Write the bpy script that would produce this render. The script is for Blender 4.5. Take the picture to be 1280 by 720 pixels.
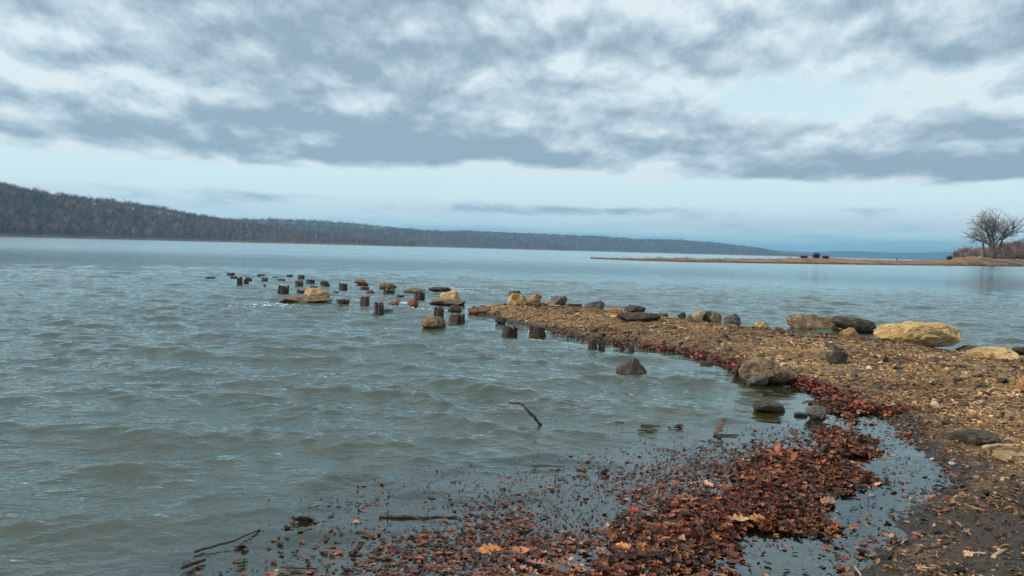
import bpy, math
import numpy as np
from mathutils import Vector

for o in list(bpy.data.objects):
    bpy.data.objects.remove(o)
C = bpy.context.scene.collection
S = bpy.context.scene
R = math.radians

# ------------------------------------------------------------------ camera
CAMH = 1.7
FPX = 1000.0
roll = math.atan(0.0268)
pitch = math.atan(48.95 * math.cos(roll) / FPX)
Fv = np.array([0, math.cos(pitch), -math.sin(pitch)])
U0 = np.array([0, math.sin(pitch), math.cos(pitch)])
X0 = np.array([1.0, 0, 0])
Rv = X0 * math.cos(roll) + U0 * math.sin(roll)
Uv = -X0 * math.sin(roll) + U0 * math.cos(roll)
cam = bpy.data.cameras.new('camera')
camo = bpy.data.objects.new('camera', cam)
C.objects.link(camo)
from mathutils import Matrix
camo.matrix_world = Matrix(((Rv[0], Uv[0], -Fv[0], 0), (Rv[1], Uv[1], -Fv[1], 0), (Rv[2], Uv[2], -Fv[2], CAMH), (0, 0, 0, 1)))
cam.sensor_width = 36
cam.lens = 36 * FPX / 1280
cam.clip_start = 0.05
cam.clip_end = 40000
S.camera = camo
S.view_settings.view_transform = 'Standard'
S.view_settings.look = 'None'
S.view_settings.exposure = 0.88
S.view_settings.gamma = 1.0
S.render.resolution_x = 1024
S.render.resolution_y = 576

# ------------------------------------------------------------------ sun and sky
SUN_EL, SUN_AZ = 38.0, -105.0       # azimuth from +Y, clockwise positive (left of view = negative)
sl = bpy.data.lights.new('sun', 'SUN')
sl.energy = 2.1
sl.angle = R(10)
sl.color = (1.0, 0.93, 0.82)
so = bpy.data.objects.new('sun', sl)
C.objects.link(so)
sd = Vector((math.sin(R(SUN_AZ)) * math.cos(R(SUN_EL)), math.cos(R(SUN_AZ)) * math.cos(R(SUN_EL)), math.sin(R(SUN_EL))))
so.rotation_euler = sd.to_track_quat('Z', 'Y').to_euler()


class NT:
    """small helper to write node graphs as expressions"""
    def __init__(s, tree):
        s.t = tree
        s.n = tree.nodes
        s.l = tree.links

    def new(s, typ, **kw):
        nd = s.n.new(typ)
        for k, v in kw.items():
            setattr(nd, k, v)
        return nd

    def put(s, sock, v):
        if v is None:
            return
        if isinstance(v, bpy.types.NodeSocket):
            s.l.new(v, sock)
        else:
            if sock.type == 'RGBA' and len(v) == 3:
                v = (*v, 1)
            sock.default_value = v

    def m(s, op, a, b=None, c=None, clamp=False):
        nd = s.new('ShaderNodeMath', operation=op)
        nd.use_clamp = clamp
        s.put(nd.inputs[0], a)
        s.put(nd.inputs[1], b)
        s.put(nd.inputs[2], c)
        return nd.outputs[0]

    def ss(s, v, a, b, lo=0.0, hi=1.0):
        nd = s.new('ShaderNodeMapRange', interpolation_type='SMOOTHSTEP')
        s.put(nd.inputs[0], v)
        nd.inputs[1].default_value = a
        nd.inputs[2].default_value = b
        nd.inputs[3].default_value = lo
        nd.inputs[4].default_value = hi
        return nd.outputs[0]

    def mix(s, f, a, b, mode='MIX'):
        nd = s.new('ShaderNodeMix', data_type='RGBA', blend_type=mode)
        s.put(nd.inputs[0], f)
        s.put(nd.inputs[6], a)
        s.put(nd.inputs[7], b)
        return nd.outputs[2]

    def xyz(s, x, y, z):
        nd = s.new('ShaderNodeCombineXYZ')
        s.put(nd.inputs[0], x)
        s.put(nd.inputs[1], y)
        s.put(nd.inputs[2], z)
        return nd.outputs[0]

    def sep(s, v):
        nd = s.new('ShaderNodeSeparateXYZ')
        s.l.new(v, nd.inputs[0])
        return nd.outputs

    def noise(s, vec, scale, detail=4, rough=0.5, dist=0.0, col=False):
        nd = s.new('ShaderNodeTexNoise')
        s.put(nd.inputs['Vector'], vec)
        nd.inputs['Scale'].default_value = scale
        nd.inputs['Detail'].default_value = detail
        nd.inputs['Roughness'].default_value = rough
        nd.inputs['Distortion'].default_value = dist
        return nd.outputs[1] if col else nd.outputs[0]

    def map(s, vec, scale=(1, 1, 1), loc=(0, 0, 0)):
        nd = s.new('ShaderNodeMapping')
        s.l.new(vec, nd.inputs[0])
        nd.inputs['Scale'].default_value = scale
        nd.inputs['Location'].default_value = loc
        return nd.outputs[0]

    def ramp(s, v, stops):
        nd = s.new('ShaderNodeValToRGB')
        s.put(nd.inputs[0], v)
        e = nd.color_ramp.elements
        while len(e) < len(stops):
            e.new(0.5)
        for k, (p, c) in enumerate(stops):
            e[k].position = p
            e[k].color = (*c, 1)
        return nd.outputs[0]


W = bpy.data.worlds.new('World')
S.world = W
W.use_nodes = True
W.node_tree.nodes.clear()
w = NT(W.node_tree)
SKY = 0.1
SKYK = 0.80
tc = w.new('ShaderNodeTexCoord')
D = tc.outputs['Generated']
dx, dy, dz = w.sep(D)[0], w.sep(D)[1], w.sep(D)[2]
sky = w.new('ShaderNodeTexSky', sky_type='NISHITA')
sky.sun_disc = False
sky.sun_elevation = R(SUN_EL)
sky.sun_rotation = R(SUN_AZ)
sky.air_density = 1.0
sky.dust_density = 1.5
az = w.m('ARCTAN2', dx, dy)
el = w.m('ARCSINE', dz)
up = w.m('MAXIMUM', dz, 0.0)
def blob(a0, e0, sa, se, amp):
    u = w.m('DIVIDE', w.m('SUBTRACT', az, a0), sa)
    v = w.m('DIVIDE', w.m('SUBTRACT', el, e0), se)
    q = w.m('ADD', w.m('MULTIPLY', u, u), w.m('MULTIPLY', v, v))
    return w.m('MULTIPLY', w.m('EXPONENT', w.m('MULTIPLY', q, -1.0)), amp)


def sky_blobs(lst):
    acc = None
    for (x, y, sx, sy, amp) in lst:      # measured on the photo, some added above its frame, written as azimuth / elevation
        b = blob(math.atan((x - 640) / 1000), math.atan((293.9 + .0268 * x - y) / 1000), sx / 1000, sy / 1000, amp)
        acc = b if acc is None else w.m('ADD', acc, b)
    return acc


def field(de, cz):
    """cloud density at azimuth, elevation + de: flat layered banks that shrink towards the horizon"""
    e = w.m('MAXIMUM', w.m('ADD', el, de), 0.001)
    u = w.m('MULTIPLY', w.m('DIVIDE', az, w.m('ADD', e, 1.2)), 3.9)
    v = w.m('MULTIPLY', w.m('LOGARITHM', w.m('ADD', e, 0.055), 2.718), 2.15)
    vec = w.xyz(u, v, cz)
    wv = w.noise(w.map(vec, (1, 1, 1), (5, 3, 1)), 1.1, 4, 0.5, col=True)
    mxv = w.new('ShaderNodeMix', data_type='VECTOR')
    mxv.inputs[0].default_value = 0.10
    w.l.new(vec, mxv.inputs[4])
    w.l.new(wv, mxv.inputs[5])
    vec = mxv.outputs[1]
    b_ = w.noise(vec, 1.35, 3, 0.5)
    m2 = w.noise(w.map(vec, (1.9, 1.0, 1), (11, 4, 2)), 2.9, 9, 0.58, 0.15)
    return w.m('ADD', w.m('MULTIPLY', b_, 0.56), w.m('MULTIPLY', m2, 0.44)), vec


n, Pw = field(0.0, 3.0)
n_up, _p = field(0.020, 3.0)
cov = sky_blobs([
    (640, 238, 900, 21, -0.24), (420, 232, 200, 12, -0.05), (80, 165, 240, 40, 0.13), (1130, 222, 260, 14, 0.16), (1250, 225, 190, 26, 0.16),
    (930, 130, 95, 24, -0.19), (870, 40, 80, 26, -0.09), (690, 22, 110, 18, -0.08), (1020, 155, 60, 24, -0.10), (760, 90, 200, 34, 0.06),
    (50, 192, 70, 8, -0.10), (1230, 130, 60, 14, -0.06), (970, 60, 50, 30, -0.06), (30, 120, 60, 14, -0.05),
    (300, 60, 300, 60, 0.16), (480, 150, 230, 50, 0.14), (850, 185, 220, 22, 0.2), (1200, 70, 120, 50, 0.14),
    (1180, 185, 120, 16, 0.12), (1100, 215, 160, 9, 0.2), (300, 190, 260, 14, 0.14), (700, 262, 600, 9, 0.16), (300, 243, 300, 6, 0.10), (640, 300, 800, 22, 0.08), (1080, -80, 260, 70, -0.16), (500, -120, 300, 60, -0.08)])  # gaps above the frame are unseen, added to brighten the water reflections
hi = w.m('ADD', w.ss(el, 0.25, 0.45, 0.0, 0.10), w.ss(el, 0.08, 0.13, 0.0, 0.09))
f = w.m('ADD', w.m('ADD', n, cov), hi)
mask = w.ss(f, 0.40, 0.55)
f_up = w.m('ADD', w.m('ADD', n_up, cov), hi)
# a cloud is dark where there is cloud above the line of sight (its base) and light along its upper edge
base_ = w.ss(f_up, 0.42, 0.92)
edge_ = w.m('MULTIPLY', w.m('SUBTRACT', f_up, f), 3.8)
fine = w.noise(w.map(Pw, (2.0, 1.0, 1), (2, 9, 7)), 6.5, 7, 0.6, 0.2)
dk = w.m('ADD', w.m('MULTIPLY', base_, 1.05), w.m('ADD', edge_, w.ss(fine, 0.3, 0.7, -0.06, 0.10)), clamp=True)
cc = w.ramp(dk, [(0.0, (0.53, 0.60, 0.63)), (0.3, (0.42, 0.50, 0.55)), (0.62, (0.31, 0.39, 0.45)), (1.0, (0.21, 0.285, 0.35))])
low = w.ss(el, 0.0, 0.075, 1.0, 0.0)
strk = w.noise(w.xyz(w.m('MULTIPLY', az, 3.0), w.m('MULTIPLY', el, 42.0), 2.0), 1.6, 7, 0.6, 0.2)
lowc = w.mix(w.ss(strk, 0.38, 0.66), (0.40, 0.54, 0.61), (0.29, 0.39, 0.48))
cc = w.mix(low, cc, lowc)
clear = w.mix(1.0, sky.outputs[0], (1.0, 1.02, 0.92), 'MULTIPLY')
hz = w.ss(el, -0.02, 0.35, 1.0, 0.45)
clear = w.mix(hz, clear, tuple(v * SKYK / SKY for v in (0.50, 0.63, 0.66)))
sc = w.new('ShaderNodeVectorMath', operation='SCALE')
w.l.new(cc, sc.inputs[0])
w.l.new(w.ss(el, 0.30, 0.9, SKYK / SKY, 1.25 * SKYK / SKY), sc.inputs[3])
lowmask = w.m('MULTIPLY', w.ss(el, 0.02, 0.062, 1.0, 0.0), w.ss(strk, 0.30, 0.58, 0.35, 1.0))
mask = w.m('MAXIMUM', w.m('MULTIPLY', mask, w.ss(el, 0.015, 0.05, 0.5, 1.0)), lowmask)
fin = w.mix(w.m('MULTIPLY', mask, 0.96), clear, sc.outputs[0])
bg = w.new('ShaderNodeBackground')
w.l.new(fin, bg.inputs[0])
bg.inputs[1].default_value = SKY
wo = w.new('ShaderNodeOutputWorld')
w.l.new(bg.outputs[0], wo.inputs[0])


# ------------------------------------------------------------------ helpers
rng = np.random.default_rng(7)


def horizon(px):
    return 293.9 + 0.0268 * px


def ray(px, py):
    px = np.asarray(px, float)[..., None]
    py = np.asarray(py, float)[..., None]
    return Fv * FPX + Rv * (px - 640) - Uv * (py - 360)


def at(px, py, z=0.0):
    d = ray(px, py)
    t = (z - CAMH) / d[..., 2]
    return d[..., 0] * t, d[..., 1] * t


def dirat(px, dist):
    """world xy at ground distance dist in the azimuth of photo column px on the horizon"""
    d = ray(px, horizon(px))
    k = dist / np.hypot(d[..., 0], d[..., 1])
    return d[..., 0] * k, d[..., 1] * k


def hash3(i, j, k, seed):
    h = (i * 374761393 + j * 668265263 + k * 2147483647 + seed * 974711) & 0xffffffff
    h = ((h ^ (h >> 13)) * 1274126177) & 0xffffffff
    h = ((h ^ (h >> 16)) * 2246822519) & 0xffffffff
    return ((h ^ (h >> 15)) & 0xffffff) / float(0xffffff) * 2 - 1


def vnoise(p, seed=0):
    p = np.asarray(p, float)
    if p.shape[-1] == 2:
        p = np.concatenate([p, np.zeros(p.shape[:-1] + (1,))], -1)
    i = np.floor(p).astype(np.int64)
    f_ = p - i
    u = f_ * f_ * (3 - 2 * f_)
    r = 0
    for a in (0, 1):
        for b in (0, 1):
            for c in (0, 1):
                wgt = (u[..., 0] if a else 1 - u[..., 0]) * (u[..., 1] if b else 1 - u[..., 1]) * (u[..., 2] if c else 1 - u[..., 2])
                r = r + wgt * hash3(i[..., 0] + a, i[..., 1] + b, i[..., 2] + c, seed)
    return r


def fbm(p, octv=4, seed=0, gain=0.5):
    r, a = 0, 1.0
    p = np.asarray(p, float)
    for o in range(octv):
        r = r + a * vnoise(p * (2.03 ** o), seed + o * 17)
        a *= gain
    return r


def mesh_np(name, V, F, mats, parent=None, smooth=False, col=None, attrs=None, loc=None, fmat=None):
    """V (n,3), F (m,k) constant face size k or list of such arrays"""
    me = bpy.data.meshes.new(name)
    Fl = F if isinstance(F, list) else [F]
    Fl = [np.asarray(f_, np.int32) for f_ in Fl if len(f_)]
    me.vertices.add(len(V))
    me.vertices.foreach_set('co', np.asarray(V, np.float32).ravel())
    loops = np.concatenate([f_.ravel() for f_ in Fl])
    starts = []
    s0 = 0
    for f_ in Fl:
        starts.append(s0 + np.arange(len(f_)) * f_.shape[1])
        s0 += f_.size
    starts = np.concatenate(starts).astype(np.int32)
    me.loops.add(len(loops))
    me.loops.foreach_set('vertex_index', loops.astype(np.int32))
    me.polygons.add(len(starts))
    me.polygons.foreach_set('loop_start', starts)
    me.polygons.foreach_set('use_smooth', np.full(len(starts), smooth))
    if col is not None:
        a = me.attributes.new('col', 'FLOAT_COLOR', 'POINT')
        c = np.ones((len(V), 4), np.float32)
        c[:, :3] = col
        a.data.foreach_set('color', c.ravel())
    for k, v in (attrs or {}).items():
        a = me.attributes.new(k, 'FLOAT', 'POINT')
        a.data.foreach_set('value', np.asarray(v, np.float32))
    for m_ in (mats if isinstance(mats, (list, tuple)) else [mats]):
        me.materials.append(m_)
    if fmat is not None:
        me.polygons.foreach_set('material_index', np.asarray(fmat, np.int32))
    me.update(calc_edges=True)
    me.validate()
    o = bpy.data.objects.new(name, me)
    C.objects.link(o)
    if parent:
        o.parent = parent
    if loc is not None:
        o.location = loc
    return o


def tag(o, label=None, cat=None, group=None, kind=None):
    if label: o['label'] = label
    if cat: o['category'] = cat
    if group: o['group'] = group
    if kind: o['kind'] = kind
    return o


def empty(name, loc):
    o = bpy.data.objects.new(name, None)
    C.objects.link(o)
    o.location = loc
    return o


def poly_sdf(x, y, poly):
    """signed distance, positive inside"""
    x = np.asarray(x, float); y = np.asarray(y, float)
    best = np.full(x.shape, 1e18)
    ins = np.zeros(x.shape, bool)
    n_ = len(poly)
    for k in range(n_):
        ax, ay = poly[k]
        bx, by = poly[(k + 1) % n_]
        ex, ey = bx - ax, by - ay
        t = np.clip(((x - ax) * ex + (y - ay) * ey) / (ex * ex + ey * ey + 1e-12), 0, 1)
        d = (x - ax - t * ex) ** 2 + (y - ay - t * ey) ** 2
        best = np.minimum(best, d)
        c = ((ay > y) != (by > y))
        xi = ax + (y - ay) / (ey if abs(ey) > 1e-12 else 1e-12) * ex
        ins ^= c & (x < xi)
    d = np.sqrt(best)
    return np.where(ins, d, -d)


def sstep(v, a, b):
    t = np.clip((v - a) / (b - a), 0, 1)
    return t * t * (3 - 2 * t)


def tube(pts, rad, sides=6, cap=True):
    """returns V, F(list quads/tris) of a tube along points"""
    pts = np.asarray(pts, float)
    rad = np.broadcast_to(np.asarray(rad, float), (len(pts),))
    V = []
    for i in range(len(pts)):
        t = pts[min(i + 1, len(pts) - 1)] - pts[max(i - 1, 0)]
        t = t / (np.linalg.norm(t) + 1e-9)
        a = np.cross(t, (0.13, 0.29, 0.95) if abs(t[2]) < 0.9 else (1, 0, 0))
        a /= np.linalg.norm(a)
        b = np.cross(t, a)
        for k in range(sides):
            th = 2 * math.pi * k / sides
            V.append(pts[i] + rad[i] * (a * math.cos(th) + b * math.sin(th)))
    F = []
    for i in range(len(pts) - 1):
        for k in range(sides):
            k2 = (k + 1) % sides
            F.append((i * sides + k, i * sides + k2, (i + 1) * sides + k2, (i + 1) * sides + k))
    V = np.array(V)
    if cap:
        a = len(V)
        V = np.vstack([V, pts[0], pts[-1]])
        for k in range(sides):
            k2 = (k + 1) % sides
            F.append((a, k2, k, k))
            F.append((a + 1, (len(pts) - 1) * sides + k, (len(pts) - 1) * sides + k2, (len(pts) - 1) * sides + k2))
    return V, F


def py_mesh(name, V, F, mat, parent=None, smooth=False, loc=None, col=None):
    V = np.asarray(V, float)
    F4 = [f_ for f_ in F if len(set(f_)) == 4]
    F3 = [tuple(dict.fromkeys(f_)) for f_ in F if len(set(f_)) == 3]
    L = []
    if F4: L.append(np.array(F4))
    if F3: L.append(np.array(F3))
    return mesh_np(name, V, L, mat, parent, smooth, col=col, loc=loc)


# ------------------------------------------------------------------ materials
def material(name):
    m_ = bpy.data.materials.new(name)
    m_.use_nodes = True
    m_.node_tree.nodes.clear()
    t = NT(m_.node_tree)
    out = t.new('ShaderNodeOutputMaterial')
    return m_, t, out


def principled(t, out, color, rough=0.8, normal=None, spec=0.5):
    b = t.new('ShaderNodeBsdfPrincipled')
    t.put(b.inputs['Base Color'], color)
    t.put(b.inputs['Roughness'], rough)
    b.inputs['Specular IOR Level'].default_value = spec
    if normal is not None:
        t.l.new(normal, b.inputs['Normal'])
    t.l.new(b.outputs[0], out.inputs[0])
    return b


def bump(t, h, strength, dist=0.01):
    b = t.new('ShaderNodeBump')
    b.inputs['Strength'].default_value = strength
    b.inputs['Distance'].default_value = dist
    t.l.new(h, b.inputs['Height'])
    return b.outputs[0]


def attr(t, name):
    a = t.new('ShaderNodeAttribute')
    a.attribute_name = name
    return a


def rock_mat(name, base, light, dark, scale=6.0, wet=True):
    m_, t, out = material(name)
    co = t.new('ShaderNodeTexCoord').outputs['Object']
    gp = t.new('ShaderNodeNewGeometry').outputs['Position']
    n1 = t.noise(co, scale, 8, 0.6, 0.4)
    n2 = t.noise(t.map(co, (1, 1, 3.0), (3, 1, 2)), scale * 2.6, 8, 0.7)
    n3 = t.noise(t.map(co, loc=(9, 9, 9)), scale * 14, 4, 0.6)
    c = t.mix(t.ss(n1, 0.40, 0.62), base, light)
    c = t.mix(t.ss(n2, 0.50, 0.64, 0, 0.85), c, dark)
    c = t.mix(t.ss(n3, 0.3, 0.75, 0.0, 0.35), c, dark)
    rough = 0.85
    if wet:      # damp stone close to the water level
        z = t.sep(gp)[2]
        wf = t.ss(t.m('ADD', z, t.m('MULTIPLY', n1, 0.06)), 0.05, 0.11, 1.0, 0.0)
        c = t.mix(t.m('MULTIPLY', wf, 0.65), c, tuple(v * 0.35 for v in dark))
        rough = t.ss(wf, 0, 1, 0.85, 0.35)
    h = t.m('ADD', n1, t.m('ADD', t.m('MULTIPLY', n2, 0.5), t.m('MULTIPLY', n3, 0.3)))
    principled(t, out, c, rough, bump(t, h, 0.9, 0.03), 0.3)
    return m_


M = {}
M['yellow'] = rock_mat('ochre_sandstone', (0.42, 0.265, 0.11), (0.62, 0.43, 0.20), (0.13, 0.08, 0.04), 5.0)
M['tan'] = rock_mat('tan_sandstone', (0.32, 0.21, 0.11), (0.5, 0.36, 0.20), (0.10, 0.06, 0.03), 9)
M['brown'] = rock_mat('brown_sandstone', (0.15, 0.098, 0.058), (0.30, 0.205, 0.12), (0.035, 0.026, 0.02), 9)
M['red'] = rock_mat('reddish_rock', (0.17, 0.075, 0.04), (0.30, 0.13, 0.06), (0.05, 0.025, 0.02), 9)
M['dark'] = rock_mat('dark_wet_rock', (0.05, 0.04, 0.03), (0.11, 0.085, 0.055), (0.018, 0.015, 0.013), 9)
M['grey'] = rock_mat('grey_rock', (0.12, 0.105, 0.09), (0.2, 0.17, 0.14), (0.045, 0.04, 0.035), 9)
M['orange'] = rock_mat('orange_rock', (0.36, 0.17, 0.065), (0.5, 0.27, 0.12), (0.12, 0.05, 0.03), 9)


def wood_mat(name, a, b, rough=0.6, scale=30):
    m_, t, out = material(name)
    co = t.new('ShaderNodeTexCoord').outputs['Object']
    n1 = t.noise(t.map(co, (1, 1, 0.12)), scale, 6, 0.6)
    n2 = t.noise(co, 9, 4, 0.6)
    c = t.mix(t.ss(n1, 0.35, 0.65), a, b)
    c = t.mix(t.ss(n2, 0.5, 0.7, 0, 0.5), c, tuple(v * 0.4 for v in a))
    principled(t, out, c, rough, bump(t, n1, 0.8, 0.02), 0.35)
    return m_


M['pile'] = wood_mat('rotten_black_wood', (0.016, 0.011, 0.009), (0.075, 0.046, 0.034))
M['stick'] = wood_mat('wet_branch_bark', (0.03, 0.018, 0.012), (0.075, 0.045, 0.03))
M['drift'] = wood_mat('bleached_driftwood', (0.32, 0.22, 0.14), (0.5, 0.38, 0.26), 0.85)
M['bark'] = wood_mat('grey_tree_bark', (0.06, 0.045, 0.038), (0.12, 0.09, 0.07), 0.9, 4)
M['twigs'] = wood_mat('tree_twigs', (0.15, 0.12, 0.11), (0.2, 0.165, 0.15), 0.9, 4)


def col_mat(name, rough=0.7, var=0.25, scale=40, spec=0.4, two=False):
    m_, t, out = material(name)
    a = attr(t, 'col').outputs[0]
    gp = t.new('ShaderNodeNewGeometry').outputs['Position']
    n1 = t.noise(gp, scale, 4, 0.6)
    c = t.mix(t.ss(n1, 0.35, 0.65, 0, var), a, (0.02, 0.014, 0.01))
    principled(t, out, c, rough, None, spec)
    return m_


M['leaf'] = col_mat('wet_fallen_leaf', 0.5, 0.45, 60, 0.35)
M['debris'] = col_mat('wood_chip_debris', 0.8, 0.3, 60, 0.25)
M['forest'] = col_mat('bare_forest_bark', 0.95, 0.1, 0.02, 0.1)

# hill floor
m_, t, out = material('hill_leaf_floor')
gp = t.new('ShaderNodeNewGeometry').outputs['Position']
n1 = t.noise(gp, 0.012, 6, 0.6)
n2 = t.noise(t.map(gp, (1, 1, 0.3)), 0.11, 6, 0.7)
c = t.mix(t.ss(n1, 0.35, 0.65), (0.11, 0.065, 0.052), (0.17, 0.09, 0.065))
c = t.mix(t.ss(n2, 0.4, 0.65), c, (0.03, 0.026, 0.028))
z = t.sep(gp)[2]
c = t.mix(t.ss(t.m('ADD', z, t.m('MULTIPLY', n1, 12.0)), 8.5, 11.0, 1.0, 0.0), c, (0.26, 0.13, 0.085))
principled(t, out, c, 1.0, bump(t, n2, 1.0, 4.0), 0.1)
M['hill'] = m_

m_, t, out = material('sandbar_sand')
gp = t.new('ShaderNodeNewGeometry').outputs['Position']
n1 = t.noise(gp, 0.12, 6, 0.65)
n2 = t.noise(t.map(gp, (1, 1, 1), (50, 3, 0)), 0.5, 6, 0.6)
c = t.mix(t.ss(n1, 0.4, 0.62), (0.17, 0.09, 0.05), (0.36, 0.20, 0.10))
c = t.mix(t.ss(n2, 0.5, 0.7), c, (0.10, 0.06, 0.045))
z = t.sep(gp)[2]
c = t.mix(t.ss(z, 0.15, 0.5, 0.8, 0.0), c, (0.07, 0.045, 0.032))
principled(t, out, c, 0.95, bump(t, n2, 0.8, 0.2), 0.2)
M['sandbar'] = m_

# beach ground
m_, t, out = material('gravel_beach_ground')
gp = t.new('ShaderNodeNewGeometry').outputs['Position']
z = t.sep(gp)[2]
n1 = t.noise(gp, 1.1, 6, 0.6)
n2 = t.noise(gp, 14, 8, 0.7)
n3 = t.noise(t.map(gp, (0.5, 1, 1), (4, 2, 2)), 55, 4, 0.7)
c = t.mix(t.ss(n2, 0.38, 0.62), (0.11, 0.066, 0.036), (0.30, 0.19, 0.095))
c = t.mix(t.ss(n3, 0.52, 0.66), c, (0.035, 0.024, 0.016))
c = t.mix(t.ss(t.m('ADD', n1, t.m('MULTIPLY', n3, 0.3)), 0.72, 0.86), c, (0.33, 0.22, 0.12))
wf = t.m('MAXIMUM', t.ss(t.m('ADD', z, t.m('MULTIPLY', n1, 0.05)), 0.045, 0.12, 1.0, 0.0), t.m('MULTIPLY', attr(t, 'mud').outputs[2], 0.92))
c = t.mix(wf, c, (0.028, 0.022, 0.017))
uw = t.ss(z, -0.05, 0.0, 1.0, 0.0)
c = t.mix(uw, c, t.mix(t.ss(n2, 0.4, 0.6), (0.34, 0.32, 0.31), (0.20, 0.17, 0.16)))  # shallow bed paled: the water's bright sky reflection is put into its colour
c = t.mix(t.ss(z, -0.30, -0.10, 1.0, 0.0), c, (0.06, 0.05, 0.035))
h = t.m('ADD', n2, t.m('MULTIPLY', n3, 0.6))
principled(t, out, c, t.ss(wf, 0, 1, 0.9, 0.45), bump(t, h, 1.0, 0.03), 0.3)
M['ground'] = m_

# water
m_, t, out = material('river_water')
gp = t.new('ShaderNodeNewGeometry').outputs['Position']
amp = attr(t, 'chop').outputs[2]
clar = attr(t, 'clarity').outputs[2]
v1 = t.noise(t.map(gp, (0.55, 1.0, 1)), 4.5, 4, 0.55, 0.3)
v2 = t.noise(t.map(gp, (0.6, 1.0, 1), (3, 8, 0)), 15, 3, 0.5, 0.4)
v4 = t.noise(t.map(gp, (0.7, 1.0, 1), (7, 1, 0)), 38, 2, 0.5, 0.3)
v3 = t.noise(t.map(gp, (0.5, 1.0, 1), (31, 8, 0)), 0.9, 5, 0.6, 0.3)
h = t.m('ADD', t.m('MULTIPLY', v1, 0.042), t.m('ADD', t.m('ADD', t.m('MULTIPLY', v2, 0.017), t.m('MULTIPLY', v4, 0.004)), t.m('MULTIPLY', v3, 0.10)))
gst = t.noise(t.map(gp, (0.25, 1, 1)), 0.045, 4, 0.6)
h = t.m('MULTIPLY', t.m('MULTIPLY', h, amp), t.ss(gst, 0.35, 0.65, 0.6, 1.5))
b = t.new('ShaderNodeBump')
b.inputs['Strength'].default_value = 1.0
b.inputs['Distance'].default_value = 1.0
t.l.new(h, b.inputs['Height'])
fr = t.new('ShaderNodeFresnel')
fr.inputs[0].default_value = 1.98
t.l.new(b.outputs[0], fr.inputs[1])
gl = t.new('ShaderNodeBsdfGlossy')
gl.inputs['Color'].default_value = (0.83, 0.97, 1.0, 1)
fa = attr(t, 'farw').outputs[2]
t.l.new(t.m('ADD', 0.035, t.m('MULTIPLY', fa, 0.12)), gl.inputs['Roughness'])
t.l.new(b.outputs[0], gl.inputs['Normal'])
df = t.new('ShaderNodeBsdfDiffuse')
wn = t.noise(t.map(gp, (0.3, 1, 1)), 0.06, 4, 0.6)
t.l.new(t.mix(t.ss(wn, 0.35, 0.65), (0.036, 0.030, 0.003), (0.034, 0.033, 0.008)), df.inputs[0])
tr = t.new('ShaderNodeBsdfTransparent')
tr.inputs[0].default_value = (0.90, 0.86, 0.80, 1)
mx1 = t.new('ShaderNodeMixShader')
t.l.new(clar, mx1.inputs[0])
t.l.new(df.outputs[0], mx1.inputs[1])
t.l.new(tr.outputs[0], mx1.inputs[2])
mx2 = t.new('ShaderNodeMixShader')
t.l.new(fr.outputs[0], mx2.inputs[0])
t.l.new(mx1.outputs[0], mx2.inputs[1])
t.l.new(gl.outputs[0], mx2.inputs[2])
t.l.new(mx2.outputs[0], out.inputs[0])
M['water'] = m_

# ------------------------------------------------------------------ terrain description (waterlines measured in the photo, then real ground coordinates)
def pts(lst, z=0.0):
    a = np.array(lst, float)
    x, y = at(a[:, 0], a[:, 1], z)
    return list(zip(x, y))


LAND = pts([(583, 386), (600, 394), (625, 400), (660, 408), (700, 417), (745, 427), (800, 433), (850, 439), (900, 453), (925, 465),
            (960, 473), (1000, 482), (1035, 495), (1060, 507), (1090, 515), (1120, 517), (1122, 532), (1140, 548), (1166, 567), (1196, 590), (1184, 612),
            (1148, 640), (1118, 662), (1088, 682), (1066, 705), (1058, 740), (1050, 800)]) + [(2.0, 1.2), (14, 1.0), (22, 12)] + \
    pts([(1420, 458), (1280, 443), (1240, 441), (1205, 437), (1150, 427), (1090, 421), (1000, 412), (960, 409), (925, 404), (840, 395), (760, 385),
         (700, 381), (640, 378), (595, 380)], 0.10)
MOUND = pts([(985, 476), (1030, 488), (1065, 503), (1092, 517), (1104, 535), (1100, 560), (1112, 585), (1118, 605), (1085, 628), (1068, 655),
             (1015, 668), (960, 682), (905, 700), (860, 725), (830, 790), (520, 800), (585, 745), (640, 700), (740, 672), (820, 640), (870, 608),
             (925, 584), (965, 563), (1015, 548), (1035, 525), (1015, 505)])
PUD = pts([(1075, 500), (1140, 500), (1240, 560), (1240, 640), (1120, 710), (1090, 800), (780, 800), (900, 690), (1060, 640), (1090, 590)])
FLOAT = pts([(1045, 530), (1000, 532), (900, 540), (800, 556), (640, 580), (470, 600), (370, 645), (200, 712), (170, 800), (700, 810), (1000, 640)])


MUD = pts([(1095, 690), (1050, 810), (1560, 810), (1420, 660), (1265, 612), (1215, 598), (1150, 640)])


def mud(x, y):
    return sstep(poly_sdf(x, y, MUD) + 0.28 * fbm(np.stack([x, y], -1) * 2.0, 4, 91), -0.15, 0.35)


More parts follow.
